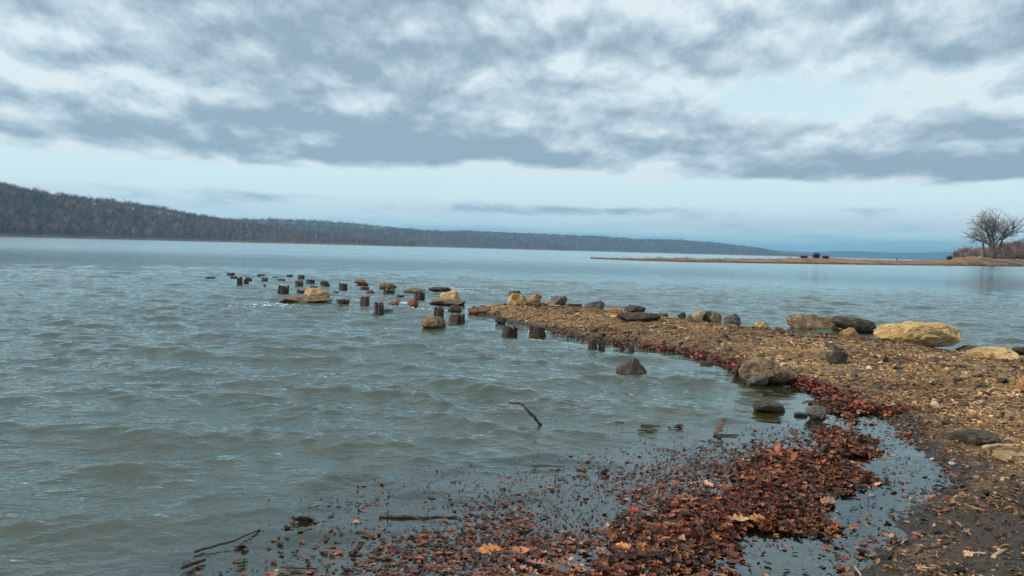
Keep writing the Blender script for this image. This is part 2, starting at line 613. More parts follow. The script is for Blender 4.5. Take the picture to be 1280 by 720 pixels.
def terrain(x, y, detail=True):
    sl_ = poly_sdf(x, y, LAND)
    sm = poly_sdf(x, y, MOUND)
    sf = poly_sdf(x, y, FLOAT)
    P2 = np.stack([np.asarray(x, float), np.asarray(y, float)], -1)
    wob = 0.10 * fbm(P2 * 1.9, 4, 3)
    s1 = sl_ + wob * 1.0 + 0.05 * fbm(P2 * 7.0, 3, 77)
    hl = np.where(s1 > 0, 0.20 * (1 - np.exp(-s1 / 1.3)) + 0.02 * np.minimum(s1 / 0.15, 1), 0.0)
    dist = -np.maximum(np.maximum(sl_, sm), sf)
    dn = -np.maximum(sl_, sm)
    depth = 0.022 + 0.09 * np.clip(dn, 0, 1.2) + 0.22 * np.clip(dist, 0, 40)
    depth = np.minimum(depth, 2.0)
    hm = np.where(sm > -0.2, 0.026 * sstep(sm + wob, -0.1, 0.55), 0)
    z_ = np.where(s1 > 0, hl, -depth + np.where(sm > -0.3, hm, 0))
    if detail:
        z_ = z_ + np.where(s1 > 0, np.clip(s1 / 0.5, 0, 1), 0.35) * 0.028 * fbm(P2 * 2.3, 5, 11)
    return z_


# waves
wr = np.random.default_rng(3)
NW = 90
lam = np.exp(wr.uniform(math.log(0.16), math.log(2.0), NW))
th = R(-97) + wr.normal(0, 0.42, NW) + np.where(lam < 0.5, wr.normal(0, 0.35, NW), 0)     # towards the camera, slightly left
wk = 2 * math.pi / lam
wa = 0.0021 * lam ** 0.80 * wr.uniform(0.6, 1.3, NW) * 1.35 * np.where(lam < 0.35, 0.9, 0.92)
wp = wr.uniform(0, 6.28, NW)


def calm(x, y):
    """how lively the water is: open river 1, lee of the leaves and puddle near 0"""
    s_ = -poly_sdf(x, y, LAND)
    sm = -poly_sdf(x, y, MOUND)
    sf = -poly_sdf(x, y, FLOAT)
    sh = np.minimum(s_, sm)
    c_ = 0.02 + 0.98 * sstep(sh, 0.05, 1.5) * (1 - 0.97 * (poly_sdf(x, y, PUD) > 0))
    c_ = c_ * (0.28 + 0.72 * sstep(sf, -1.3, 1.2))
    return c_


def waves(x, y, cell):
    z_ = np.zeros(np.shape(x))
    P2 = np.stack([x, y], -1)
    gx = x + 0.22 * vnoise(P2 * 0.7, 5) + 0.6 * vnoise(P2 * 0.16, 6)
    gy = y + 0.22 * vnoise(P2 * 0.7, 8) + 0.6 * vnoise(P2 * 0.16, 9)
    for k in range(NW):
        at_ = sstep(lam[k] / np.maximum(cell, 1e-6), 2.5, 5.0)
        ph = wk[k] * (gx * math.cos(th[k]) + gy * math.sin(th[k])) + wp[k]
        s_ = np.sin(ph)
        z_ = z_ + at_ * wa[k] * (s_ + 0.62 * (s_ * s_ - 0.5))
    sg = 0.0145
    q = 1.1 * z_ / sg
    z_ = sg * (0.80 * q + 0.44 * np.clip(q, 0, 3.0) ** 1.5 - 0.22)
    gust = 1.0 + 0.35 * vnoise(P2 * 0.25, 21) + 0.2 * vnoise(P2 * 0.08, 22)
    return z_ * gust


# ------------------------------------------------------------------ water sheet
NR1, NR2, NC = 900, 220, 1050
r1 = np.exp(np.linspace(math.log(2.2), math.log(70), NR1))
r2 = np.exp(np.linspace(math.log(70), math.log(16000), NR2 + 1))[1:]
rr = np.concatenate([r1, r2])
ang = np.linspace(R(-50), R(50), NC)
Rg, Ag = np.meshgrid(rr, ang, indexing='ij')
WX = Rg * np.sin(Ag)
WY = Rg * np.cos(Ag)
cell = np.gradient(rr)[:, None] * np.ones_like(Ag)
cell = np.maximum(cell, Rg * (ang[1] - ang[0]))
near = rr < 130
CH = np.ones_like(WX)
CH[near] = calm(WX[near], WY[near])
WZ = np.zeros_like(WX)
WZ[near] = waves(WX[near], WY[near], cell[near]) * CH[near]
TD = np.full_like(WX, -2.0)
TD[near] = terrain(WX[near], WY[near], False)
clarity = 0.95 * np.exp(-np.maximum(-TD, 0) / 0.24)
shal = np.zeros_like(WX)
shal[near] = sstep(np.maximum(poly_sdf(WX[near], WY[near], FLOAT), poly_sdf(WX[near], WY[near], MOUND) - 0.0), -0.7, 0.4)
shal = np.maximum(shal, sstep(WX - 0.62 * WY, -2.5, -1.5) * 0 + (poly_sdf(WX, WY, PUD) > -0.2) * 1.0)
clarity = clarity * shal + (1 - shal) * 0.8 * np.exp(-np.maximum(-TD, 0) / 0.03)
clarity[~near] = 0
WZ = WZ * (1 - sstep(Rg, 28, 68))
chop = (0.10 + 0.90 * CH) * (1 - 0.70 * sstep(Rg, 9, 62))
farw = sstep(Rg, 25, 160)
idx = np.arange(WX.size).reshape(WX.shape)
Fw = np.stack([idx[:-1, :-1], idx[:-1, 1:], idx[1:, 1:], idx[1:, :-1]], -1).reshape(-1, 4)
wat = mesh_np('river_water', np.stack([WX, WY, WZ], -1).reshape(-1, 3), Fw, M['water'], smooth=True,
              attrs={'farw': farw.ravel(), 'clarity': clarity.ravel(), 'chop': chop.ravel()})
tag(wat, kind='structure')


def wz_at(x, y):
    x = np.atleast_1d(np.asarray(x, float)); y = np.atleast_1d(np.asarray(y, float))
    return waves(x, y, np.full(x.shape, 0.02)) * calm(x, y)


# ------------------------------------------------------------------ ground sheet: fine near, coarse to the horizon under the water
gx = np.concatenate([np.linspace(-6, 13, 560)])
gy = np.concatenate([np.linspace(1.0, 27, 760)])
GX, GY = np.meshgrid(gx, gy, indexing='ij')
GZ = terrain(GX, GY)
idx = np.arange(GX.size).reshape(GX.shape)
Fg = np.stack([idx[:-1, :-1], idx[1:, :-1], idx[1:, 1:], idx[:-1, 1:]], -1).reshape(-1, 4)
tag(mesh_np('beach_ground', np.stack([GX, GY, GZ], -1).reshape(-1, 3), Fg, M['ground'], smooth=True, attrs={'mud': mud(GX, GY).ravel()}), kind='structure')
B = 16000
xs = [-B, -6, 13, B]; ys = [-60, 1.0, 27, B]
V = [(x, y, -2.2) for y in ys for x in xs]
F = [(j * 4 + i, j * 4 + i + 1, (j + 1) * 4 + i + 1, (j + 1) * 4 + i) for j in range(3) for i in range(3)]
tag(py_mesh('river_bed', V, F, M['ground']), kind='structure')


def ground(px, py, water=False):
    """point of the ground (or the water plane) seen at photo position"""
    z_ = 0.0
    for _ in range(6):
        x, y = at(px, py, z_)
        if water:
            break
        z_ = 0.6 * z_ + 0.4 * max(0.0, float(terrain(np.array([float(x)]), np.array([float(y)]))[0]))
    return float(x), float(y), z_


# ------------------------------------------------------------------ hills
def ridge(top, shore_d, depth, trees_h, name='hill', steps=260, bedrock=None, rough=0.12, seed=0, mat=None):
    """top: (px, py of treetops); shore_d: (px, distance of the shore)"""
    top = np.array(top, float); sd_ = np.array(shore_d, float)
    pxs = np.linspace(top[0, 0], top[-1, 0], steps)
    py = np.interp(pxs, top[:, 0], top[:, 1])
    d0 = np.interp(pxs, sd_[:, 0], sd_[:, 1])
    prof = [(-0.02, -0.02), (0.0, 0.03), (0.15, 0.18), (0.4, 0.52), (0.65, 0.80), (0.85, 0.95), (1.0, 1.0), (1.3, 0.85), (1.8, 0.3)]
    V = []
    info = []
    for i in range(steps):
        dr = d0[i] + depth
        H = (horizon(pxs[i]) - py[i]) * dr / FPX + CAMH - trees_h
        H = max(H, 1.0)
        info.append((pxs[i], d0[i], H))
        for (a, b_) in prof:
            x, y = dirat(pxs[i], d0[i] + depth * a)
            n_ = fbm(np.array([x, y]) / 180.0, 4, seed) * H * rough * (1 if 0.1 < a < 1 else 0.15)
            V.append((float(x), float(y), b_ * H + float(n_) * (1 if b_ > 0.1 else 0)))
    npf = len(prof)
    F = [(i * npf + k, (i + 1) * npf + k, (i + 1) * npf + k + 1, i * npf + k + 1) for i in range(steps - 1) for k in range(npf - 1)]
    o = py_mesh(name, V, F, mat or M['hill'], smooth=True)
    tag(o, kind='structure')
    V = np.array(V).reshape(steps, npf, 3)
    pa = np.array([p_[0] for p_ in prof])

    def surf(u, v):
        """u 0..1 along, v 0..1 shore to crest -> xyz"""
        fi = u * (steps - 1)
        i0 = np.clip(fi.astype(int), 0, steps - 2)
        fu = (fi - i0)[:, None]
        k0 = np.clip(np.searchsorted(pa, v, side='right') - 1, 0, npf - 2)
        fv = ((v - pa[k0]) / (pa[k0 + 1] - pa[k0]))[:, None]
        return (V[i0, k0] * (1 - fu) + V[i0 + 1, k0] * fu) * (1 - fv) + (V[i0, k0 + 1] * (1 - fu) + V[i0 + 1, k0 + 1] * fu) * fv
    return surf


def tree_template(seed, nbr, fan=1.0):
    """leafless tree 1 unit high made of thin tapered three-sided limbs"""
    r_ = np.random.default_rng(seed)
    V = []; F = []

    def limb(a, b_, w0, w1):
        t_ = b_ - a
        t_ = t_ / (np.linalg.norm(t_) + 1e-9)
        p1 = np.cross(t_, r_.normal(size=3)); p1 /= np.linalg.norm(p1)
        p2 = np.cross(t_, p1)
        n0 = len(V)
        for k in range(3):
            an = 2.094 * k
            V.append(a + w0 * (p1 * math.cos(an) + p2 * math.sin(an)))
        for k in range(3):
            an = 2.094 * k
            V.append(b_ + w1 * (p1 * math.cos(an) + p2 * math.sin(an)))
        for k in range(3):
            k2 = (k + 1) % 3
            F.append((n0 + k, n0 + k2, n0 + 3 + k2)); F.append((n0 + k, n0 + 3 + k2, n0 + 3 + k))
    top_ = np.array([r_.normal() * .04, r_.normal() * .04, 0.72])
    limb(np.zeros(3), top_, 0.016, 0.009)
    for i in range(nbr):
        h0 = r_.uniform(0.35, 0.72)
        a = top_ * (h0 / 0.72)
        an = r_.uniform(0, 6.28)
        L = r_.uniform(0.18, 0.36) * fan
        e = a + np.array([math.cos(an) * L * 0.6, math.sin(an) * L * 0.6, L * r_.uniform(0.6, 1.1)])
        e[2] = min(e[2], 1.0)
        limb(a, e, 0.008, 0.004)
        for j in range(3):
            f0 = a + (e - a) * r_.uniform(0.3, 1.0)
            e2 = f0 + r_.normal(size=3) * 0.07 + np.array([0, 0, 0.08])
            limb(f0, e2, 0.0045, 0.003)
    return np.array(V), np.array(F)


def scatter(name, temps, pos, rotm, scale, cols, mat, which=None, jitter_col=None, smooth=False):
    """join many small copies in one mesh. rotm (n,3,3)"""
    n_ = len(pos)
    if which is None:
        which = rng.integers(0, len(temps), n_)
    scale = np.asarray(scale, float)
    if scale.ndim == 1:
        scale = np.repeat(scale[:, None], 3, 1)
    Vs = []; Fs = []; Cs = []
    off = 0
    for k, (tv, tf) in enumerate(temps):
        s_ = np.nonzero(which == k)[0]
        if not len(s_):
            continue
        v = tv[None, :, :] * scale[s_][:, None, :]
        v = np.einsum('nij,nkj->nki', rotm[s_], v) + pos[s_][:, None, :]
        f_ = tf[None] + (np.arange(len(s_)) * len(tv))[:, None, None] + off
        off += len(s_) * len(tv)
        Vs.append(v.reshape(-1, 3)); Fs.append(f_.reshape(-1, tf.shape[1]))
        Cs.append(np.repeat(cols[s_], len(tv), 0))
    Fd = {}
    for f_ in Fs:
        Fd.setdefault(f_.shape[1], []).append(f_)
    return mesh_np(name, np.concatenate(Vs), [np.concatenate(v) for v in Fd.values()], mat, col=np.concatenate(Cs), smooth=smooth)


def rotz(a):
    c_, s_ = np.cos(a), np.sin(a)
    z0 = np.zeros_like(a); o1 = np.ones_like(a)
    return np.stack([np.stack([c_, -s_, z0], -1), np.stack([s_, c_, z0], -1), np.stack([z0, z0, o1], -1)], 1)


def rotx(a):
    c_, s_ = np.cos(a), np.sin(a)
    z0 = np.zeros_like(a); o1 = np.ones_like(a)
    return np.stack([np.stack([o1, z0, z0], -1), np.stack([z0, c_, -s_], -1), np.stack([z0, s_, c_], -1)], 1)


def palette(n_, cols, jit=0.2, p=None):
    cols = np.array(cols, float)
    c_ = cols[rng.choice(len(cols), n_, p=p)]
    return np.clip(c_ * np.exp(rng.normal(0, jit, (n_, 1))), 0.004, 0.9)


TT = [tree_template(100 + k, 16) for k in range(7)]
TS = [tree_template(200 + k, 9, 1.1) for k in range(5)]
FC = [(0.15, 0.085, 0.07), (0.21, 0.13, 0.105), (0.08, 0.05, 0.045), (0.30, 0.20, 0.155), (0.22, 0.10, 0.07)]


def wood(surf, n_, h, temps, vmin=0.0, vmax=1.05, urange=(0, 1), name='forest', fat=1.3):
    u = rng.uniform(*urange, n_); v = rng.uniform(vmin, vmax, n_)
    pos = surf(u, v)
    hh = h * np.exp(rng.normal(0, 0.17, n_))
    sc_ = np.stack([hh * fat, hh * fat, hh], -1)
    o = scatter(name, temps, pos, rotz(rng.uniform(0, 6.28, n_)), sc_, palette(n_, FC, 0.25), M['forest'])
    return tag(o, kind='stuff')


s1 = ridge([(-260, 205), (-120, 214), (0, 231), (60, 241), (130, 248), (200, 257), (290, 271), (360, 281), (440, 292), (520, 302)],
           [(-260, 1150), (0, 1350), (300, 1900), (520, 2500)], 330, 27, seed=1, rough=0.06)
wood(s1, 6200, 15, TT).update_tag()
s2 = ridge([(150, 268), (290, 273), (340, 272.5), (400, 275), (470, 280), (530, 286), (600, 293), (720, 309)],
           [(150, 2300), (400, 2900), (720, 3600)], 420, 23, seed=2, rough=0.06)
wood(s2, 4200, 18, TS, fat=1.6)
s3 = ridge([(380, 284), (530, 287), (590, 287), (625, 289), (700, 292), (780, 296), (800, 298), (850, 299), (900, 303), (950, 309), (985, 317), (1010, 321)],
           [(380, 3500), (700, 4300), (1010, 5600)], 600, 23, seed=3, rough=0.06)
wood(s3, 4200, 19, TS, fat=2.2)
s4 = ridge([(780, 312), (900, 309), (950, 311), (1010, 314), (1060, 313), (1110, 315), (1150, 315.5), (1200, 315), (1290, 316), (1420, 314)],
           [(780, 10500), (1420, 10500)], 1200, 15, seed=4, rough=0.05)
s5 = ridge([(1192, 320), (1197, 316.5), (1215, 315), (1235, 313), (1252, 309), (1270, 307.5), (1300, 306), (1500, 300)],
           [(1192, 760), (1300, 700), (1500, 600)], 90, 7, seed=5, steps=120)
wood(s5, 1500, 8, TT, vmin=0.0, vmax=1.3)

# the row of trees one can tell apart on the crest of the left ridge
protos = []
for k in range(5):
    V_, F_ = tree_template(300 + k, 15, 0.9)
    V_ = V_ * np.array([17 * 1.1, 17 * 1.1, 17])
    me_o = mesh_np('bare_tree', V_, F_, M['forest'], col=np.tile(np.array([[0.075, 0.06, 0.06]]), (len(V_), 1)))
    protos.append(me_o)
un = np.sort(np.concatenate([np.linspace(0.31, 0.70, 105) + rng.normal(0, 0.0012, 105)]))
pc = surfp = s1(un, np.full(len(un), 1.0) + rng.uniform(-0.05, 0.08, len(un)))
for k in range(len(un)):
    o = protos[k] if k < 5 else protos[k % 5].copy()
    if k >= 5:
        C.objects.link(o)
    o.location = (pc[k, 0], pc[k, 1], pc[k, 2] - 0.4)
    o.rotation_euler = (0, 0, rng.uniform(0, 6.28))
    s_ = rng.uniform(0.78, 1.12)
    o.scale = (s_, s_, s_)
    tag(o, 'bare leafless tree in the row on the crest of the left ridge', 'tree', 'bare trees along the left ridge crest')
wood(s1, 1500, 11, TT, vmin=0.8, vmax=1.15).update_tag()
wood(s2, 1200, 14, TS, vmin=0.85, vmax=1.15, fat=2)
wood(s3, 2200, 16, TS, vmin=0.85, vmax=1.15, fat=3)

# ------------------------------------------------------------------ sandbar
bot = np.array([(738, 323.3), (760, 324.4), (800, 326), (860, 327.7), (950, 329.2), (1050, 330.5), (1130, 331.6), (1200, 332.3), (1280, 333.2), (1400, 335), (1600, 338)])
topl = np.array([(738, 322.6), (790, 322.5), (860, 322.8), (900, 323.5), (960, 323.3), (1000, 321.8), (1040, 322.3), (1090, 324.5), (1130, 325.5), (1180, 325), (1200, 322), (1218, 321.5), (1240, 323.5), (1280, 325), (1600, 326)])
pxs = np.linspace(738, 1600, 420)
V = []
prof = [(0, -0.3), (0.03, 0.25), (0.12, 0.5), (0.35, 0.85), (0.6, 1.0), (0.85, 0.6), (1.0, -0.3)]
for p_ in pxs:
    b_ = np.interp(p_, bot[:, 0], bot[:, 1]); tp = np.interp(p_, topl[:, 0], topl[:, 1])
    x0, y0 = at(p_, b_, 0.0)
    d0 = math.hypot(x0, y0)
    width = np.interp(p_, [738, 780, 900, 1100, 1250, 1600], [4, 22, 60, 80, 110, 150])
    dc = d0 + width * 0.6
    H = max(0.35, CAMH + (horizon(p_) - tp) * dc / FPX)
    for (a, h_) in prof:
        x, y = dirat(p_, d0 + width * a)
        zz = h_ * H if h_ > 0 else -0.5
        zz += (0.18 * float(fbm(np.array([float(x), float(y)]) / 5.0, 3, 9)) if h_ > 0.3 else 0)
        V.append((float(x), float(y), zz))
k_ = len(prof)
F = [(i * k_ + j, (i + 1) * k_ + j, (i + 1) * k_ + j + 1, i * k_ + j + 1) for i in range(len(pxs) - 1) for j in range(k_ - 1)]
tag(py_mesh('sandbar', V, F, M['sandbar'], smooth=True), kind='structure')
SB = np.array(V).reshape(len(pxs), k_, 3)


def on_bar(px, a):
    i = int(np.clip(np.searchsorted(pxs, px), 0, len(pxs) - 1))
    pa = [q[0] for q in prof]
    return np.array([np.interp(a, pa, SB[i, :, c_]) for c_ in range(3)])


# low scrub, drift and dead grass on the sandbar
nsb = 900
ui = rng.uniform(0.02, 1, nsb) ** 1.0 * (len(pxs) - 2)
av = rng.uniform(0.08, 0.85, nsb)
pa_ = np.array([q[0] for q in prof])
i0 = ui.astype(int)
kk = np.clip(np.searchsorted(pa_, av) - 1, 0, len(prof) - 2)
fv_ = ((av - pa_[kk]) / (pa_[kk + 1] - pa_[kk]))[:, None]
psb = SB[i0, kk] * (1 - fv_) + SB[i0, kk + 1] * fv_
psb += rng.normal(0, 0.6, psb.shape) * np.array([1, 1, 0])
hs = 0.12 + 0.45 * rng.uniform(0, 1, nsb) ** 3
tag(scatter('dead_grass', TT, psb - np.array([0, 0, 0.08]), rotz(rng.uniform(0, 6.28, nsb)), np.stack([hs * 2.4, hs * 2.4, hs], -1),
            palette(nsb, [(0.12, 0.07, 0.04), (0.05, 0.035, 0.025), (0.24, 0.14, 0.07), (0.08, 0.06, 0.03)], 0.3), M['forest']), kind='stuff')

# haze: even pale air round the whole scene
m_, t, out = material('haze_air')
pv = t.new('ShaderNodeVolumePrincipled')
pv.inputs['Color'].default_value = (0.28, 0.70, 1.0, 1)
pv.inputs['Density'].default_value = 0.00011
pv.inputs['Anisotropy'].default_value = 0.25
t.l.new(pv.outputs[0], out.inputs['Volume'])
V = [(x, y, z_) for z_ in (-3.2, 190) for (x, y) in ((-15900, -50), (15900, -50), (15900, 15900), (-15900, 15900))]
V = [(x, y, z_) for (x, y, z_) in V]
F = [(0, 3, 2, 1), (4, 5, 6, 7), (0, 1, 5, 4), (1, 2, 6, 5), (2, 3, 7, 6), (3, 0, 4, 7)]
hzo = py_mesh('haze', V, F, m_)
tag(hzo, kind='stuff')


# ------------------------------------------------------------------ rocks
import bmesh
_ico = {}


def ico(level):
    if level not in _ico:
        bm = bmesh.new()
        bmesh.ops.create_icosphere(bm, subdivisions=level, radius=1.0)
        bm.verts.ensure_lookup_table()
        V_ = np.array([v.co[:] for v in bm.verts]); F_ = np.array([[v.index for v in f_.verts] for f_ in bm.faces])
        bm.free()
        _ico[level] = (V_, F_)
    return _ico[level]


def rock(name, px, py, wpx, hpx, mat, label, cat='rock', group=None, shape='boulder', depth=None, seed=0, yaw=0.0, lean=0.0, sink=0.25,
         water=None, lvl=4, dpx=0, cuts=None, under=0.0):
    r_ = np.random.default_rng(seed * 31 + int(px * 7 + py * 13))
    x, y, z0 = ground(px, py, water=bool(water))
    dist = y * math.cos(pitch) + (CAMH - z0) * math.sin(pitch)
    s_ = dist / FPX
    Wd, H = wpx * s_, hpx * s_
    Dp = depth if depth else max(min(Wd * 0.75, 1.3), H * 0.8)
    V_, F_ = ico(lvl)
    V_ = V_.copy()
    if shape == 'slab':
        q = np.abs(V_) ** 0.0 * np.sign(V_) * np.abs(V_) ** 0.62
        V_ = q / np.max(np.abs(q), 0)
        nc = 9
    elif shape == 'pyramid':
        nc = 0
    else:
        q = np.sign(V_) * np.abs(V_) ** 0.8
        V_ = q
        nc = 16
    nc = nc if cuts is None else cuts
    for k in range(nc):
        nrm = r_.normal(size=3)
        if shape == 'slab':
            nrm[2] *= 0.7
        nrm /= np.linalg.norm(nrm)
        dlim = r_.uniform(0.55, 0.92) * (1.15 if shape == 'slab' else 1.0)
        e = V_ @ nrm - dlim
        V_ = V_ - np.clip(e, 0, None)[:, None] * nrm * 0.93
    if shape == 'pyramid':
        pl = [((-0.55, -0.35, 0.76), 0.50), ((0.80, -0.30, 0.52), 0.46), ((0.25, 0.8, 0.55), 0.5), ((-0.35, -0.9, 0.12), 0.62), ((-0.6, 0.6, 0.5), 0.6),
              ((0.35, -0.93, 0.1), 0.60), ((1, 0, -0.2), 0.8), ((-1, 0, -.1), 0.95)]
        V_ = V_ * 1.25
        for nrm, dlim in pl:
            nrm = np.array(nrm); nrm = nrm / np.linalg.norm(nrm)
            e = V_ @ nrm - dlim
            V_ = V_ - np.clip(e, 0, None)[:, None] * nrm * 0.98
    # normalise to unit box in x / z
    V_[:, 0] = (V_[:, 0] - V_[:, 0].min()) / np.ptp(V_[:, 0]) * 2 - 1
    V_[:, 2] = (V_[:, 2] - V_[:, 2].min()) / np.ptp(V_[:, 2])
    V_[:, 1] = (V_[:, 1] - V_[:, 1].min()) / np.ptp(V_[:, 1]) * 2 - 1
    Pn = V_ * np.array([Wd, Dp, H * 1.2]) / max(0.15, 0.5 * Wd)
    nn = fbm(Pn * 1.4 + seed * 3.7, 5, seed + 5, 0.55)
    rd = 1 - np.abs(fbm(Pn * np.array([1.3, 1.3, 3.2]) + 7 + seed, 4, seed + 3, 0.6))
    V_[:, :2] *= (1 - 0.16 * np.clip(rd - 0.55, 0, 1))[:, None]
    if shape == 'pyramid':
        nn = nn * 0.15; rd = rd * 0
    V_[:, 2] += 0.10 * nn * (V_[:, 2] > 0.15) - 0.16 * np.clip(rd - 0.7, 0, 1) * (V_[:, 2] > 0.3)
    kq = 0.2 if shape == 'pyramid' else 1.0
    V_[:, 0] *= 1 + kq * 0.07 * fbm(Pn * 1.2 + 20, 4, seed + 9)
    V_[:, 1] *= 1 + 0.09 * fbm(Pn * 1.2 + 40, 4, seed + 12)
    V_[:, 2] = (V_[:, 2] - V_[:, 2].min()) / np.ptp(V_[:, 2])
    V_[:, :2] *= (1 - under * (1 - sstep(V_[:, 2], 0.05, 0.5)))[:, None]
    Ht = H * (1 + sink)
    P_ = np.stack([V_[:, 0] * Wd / 2, V_[:, 1] * Dp / 2, V_[:, 2] * Ht - H * sink], -1)
    P_[:, 2] += P_[:, 0] * math.tan(lean)
    c_, sn = math.cos(yaw), math.sin(yaw)
    P_ = np.stack([P_[:, 0] * c_ - P_[:, 1] * sn, P_[:, 0] * sn + P_[:, 1] * c_, P_[:, 2]], -1)
    k = Dp * 0.42 / math.hypot(x, y)
    o = mesh_np(name, P_, F_, M[mat] if isinstance(mat, str) else mat, smooth=False, loc=(x * (1 + k), y * (1 + k), z0))
    return tag(o, label, cat, group)


def pile(px, py, wpx, hpx, label, lean=(0, 0), seed=0, group='old timber pilings in the water', notch=0.5, name='timber_piling', water=True):
    r_ = np.random.default_rng(seed * 77 + int(px))
    x, y, z0 = ground(px, py, water=water)
    dist = y * math.cos(pitch) + (CAMH - z0) * math.sin(pitch)
    s_ = dist / FPX
    Rr, H = wpx * s_ / 2 * 1.04, hpx * s_ * 0.9
    sides = 18
    rings = [-0.5] + list(np.linspace(-0.05, 1, 8))
    V = []; F = []
    topj = np.array([1 - notch * (0.5 + 0.5 * r_.normal()) * (0.3 + 0.7 * abs(math.sin(k * 0.9 + r_.uniform(0, 0.8)))) for k in range(sides)])
    topj = np.clip(topj, 0.42, 1.0)
    lean = (lean[0] + r_.normal(0, 0.05), lean[1] + r_.normal(0, 0.06))
    topj[r_.integers(0, sides)] = 1.0
    grv = 1 + 0.09 * r_.normal(size=sides)
    for i, hh in enumerate(rings):
        for k in range(sides):
            a = 2 * math.pi * k / sides
            rad = Rr * grv[k] * (1.04 - 0.10 * max(hh, 0)) * (1 + 0.03 * r_.normal())
            hz_ = hh * H if hh < 0 else hh * H * topj[k]
            V.append((rad * math.cos(a), rad * math.sin(a) * 0.95, hz_))
    n_r = len(rings)
    for i in range(n_r - 1):
        for k in range(sides):
            k2 = (k + 1) % sides
            F.append((i * sides + k, i * sides + k2, (i + 1) * sides + k2, (i + 1) * sides + k))
    # hollow rotten top
    base = len(V)
    for (f_, dz_) in ((0.72, 0.06), (0.4, 0.22)):
        for k in range(sides):
            a = 2 * math.pi * k / sides
            V.append((Rr * f_ * math.cos(a), Rr * f_ * math.sin(a), H * topj[k] * (1 - dz_) + H * 0.05 * r_.normal()))
    V.append((0, 0, H * 0.62))
    for j in range(2):
        for k in range(sides):
            k2 = (k + 1) % sides
            o0 = (n_r - 1) * sides if j == 0 else base
            o1 = base + j * sides
            F.append((o0 + k, o0 + k2, o1 + k2, o1 + k))
    for k in range(sides):
        k2 = (k + 1) % sides
        F.append((base + sides + k, base + sides + k2, len(V) - 1, len(V) - 1))
    V = np.array(V)
    V[:, 0] += V[:, 2] * lean[0]
    V[:, 1] += V[:, 2] * lean[1]
    o = py_mesh(name, V, F, M['pile'], loc=(x, y + Rr, z0))
    return tag(o, label, 'piling', group)


# ---- the pilings, from the far end of the line to the near end
PL = [
    # px, base py, w, h, label, leans
    (286.5, 344, 9, 3.5, 'low black piling stub farthest out, back left end of the line', (0, 0)),
    (291, 348, 8, 3, 'flat black piling stub just behind the far pair of pilings', (0, 0)),
    (298.6, 356, 6, 11, 'left post of the far pair of upright black pilings', (0.02, 0)),
    (306.5, 355.6, 6, 10.5, 'right post of the far pair of upright black pilings', (0.05, 0)),
    (311.5, 351, 5, 4, 'tiny black stub touching the right side of the far pair', (0, 0)),
    (324.5, 346, 9, 3.5, 'wide low black stub beyond and right of the far pair', (0.2, 0)),
    (330, 352.5, 7, 6, 'small square black piling right of the far pair', (0, 0)),
    (330.5, 358, 3, 2.5, 'tiniest black stub tip, in front of the small square piling', (0, 0)),
    (343, 348, 6, 2.5, 'thin flat stub tip in the back row of far pilings', (0, 0)),
    (350.5, 351.5, 8, 3, 'low flat stub left of the stacked looking far pilings', (0, 0)),
    (361, 346, 7, 3, 'low stub barely above water farthest back beyond the others', (0, 0)),
    (352, 366.5, 13, 11, 'thick black piling stump left of the long yellow rock', (0.05, 0)),
    (375.5, 349, 8, 6, 'black stump seen over the back of another dark stump', (0, 0)),
    (373, 357, 9, 7, 'dark stump standing directly before a farther black stump', (0, 0)),
    (375, 367, 10, 6, 'dark stump just behind the long yellow topped rock', (0, 0)),
    (386.5, 354, 9, 5, 'low forked stump between the far stumps and the leaning dark one', (0, 0)),
    (391, 361, 8, 4, 'dark stub peeking over the top of the long yellow rock', (0, 0)),
    (406, 358.5, 10, 8, 'black stump leaning left, alone behind the yellow rock', (-0.25, 0)),
    (428, 362, 10, 9.5, 'square dark piling alone behind the paired stumps', (0, 0)),
    (419.5, 367, 6, 3, 'small dark stub right of the yellow rock top', (0, 0)),
    (424.2, 381.8, 7.5, 9, 'left stump of the touching pair right of the long yellow rock', (0, 0)),
    (431.6, 381.6, 7.5, 8.5, 'right stump of the touching pair right of the long yellow rock', (0, 0)),
    (454.5, 362, 10, 4.5, 'dark stub right in front of the small reddish flat rock', (0, 0)),
    (454.5, 381, 11, 13, 'split jagged piling between the touching pair and the tallest one', (0, 0)),
    (482, 367.5, 7, 6.5, 'left of two small stumps before the grey flat rock', (0, 0)),
    (489.5, 367.5, 7, 6, 'right of two small stumps before the grey flat rock', (0, 0)),
    (473, 392, 11, 16, 'tallest upright black piling with a low slab beside its foot', (0, 0)),
    (499, 373, 10, 5.5, 'pointed dark stump behind the reddish shore rocks', (0.2, 0)),
    (523, 374.5, 13, 10, 'broad dark stump just before the surf washed flat rock', (0, 0)),
    (548, 397, 11, 15, 'dark upright piling behind the rounded grey brown boulder', (0, 0)),
    (570, 404, 18, 12.5, 'square black piling right of the rounded grey brown boulder', (0, 0)),
    (636, 420, 17, 14.5, 'ribbed black piling, left one of two in front of the spit tip', (0.1, 0)),
    (672, 420, 19.5, 14, 'wide black piling with notched top, right one before the spit tip', (0, 0)),
    (742, 438, 11, 15, 'wider post of the close pair of pilings against the spit', (-0.06, 0)),
    (752.2, 438, 6.5, 15, 'narrow post of the close pair of pilings against the spit', (0.08, 0)),
    (779, 436, 5, 7, 'small leaning spike of wood at the spit edge', (-0.5, 0)),
    (789.5, 439, 7, 9, 'short dark stub with orange leaves at the spit edge', (0, 0)),
]
for i, (a, b_, c_, d_, lb, ln) in enumerate(PL):
    pile(a, b_, c_, d_, lb, ln, seed=i)

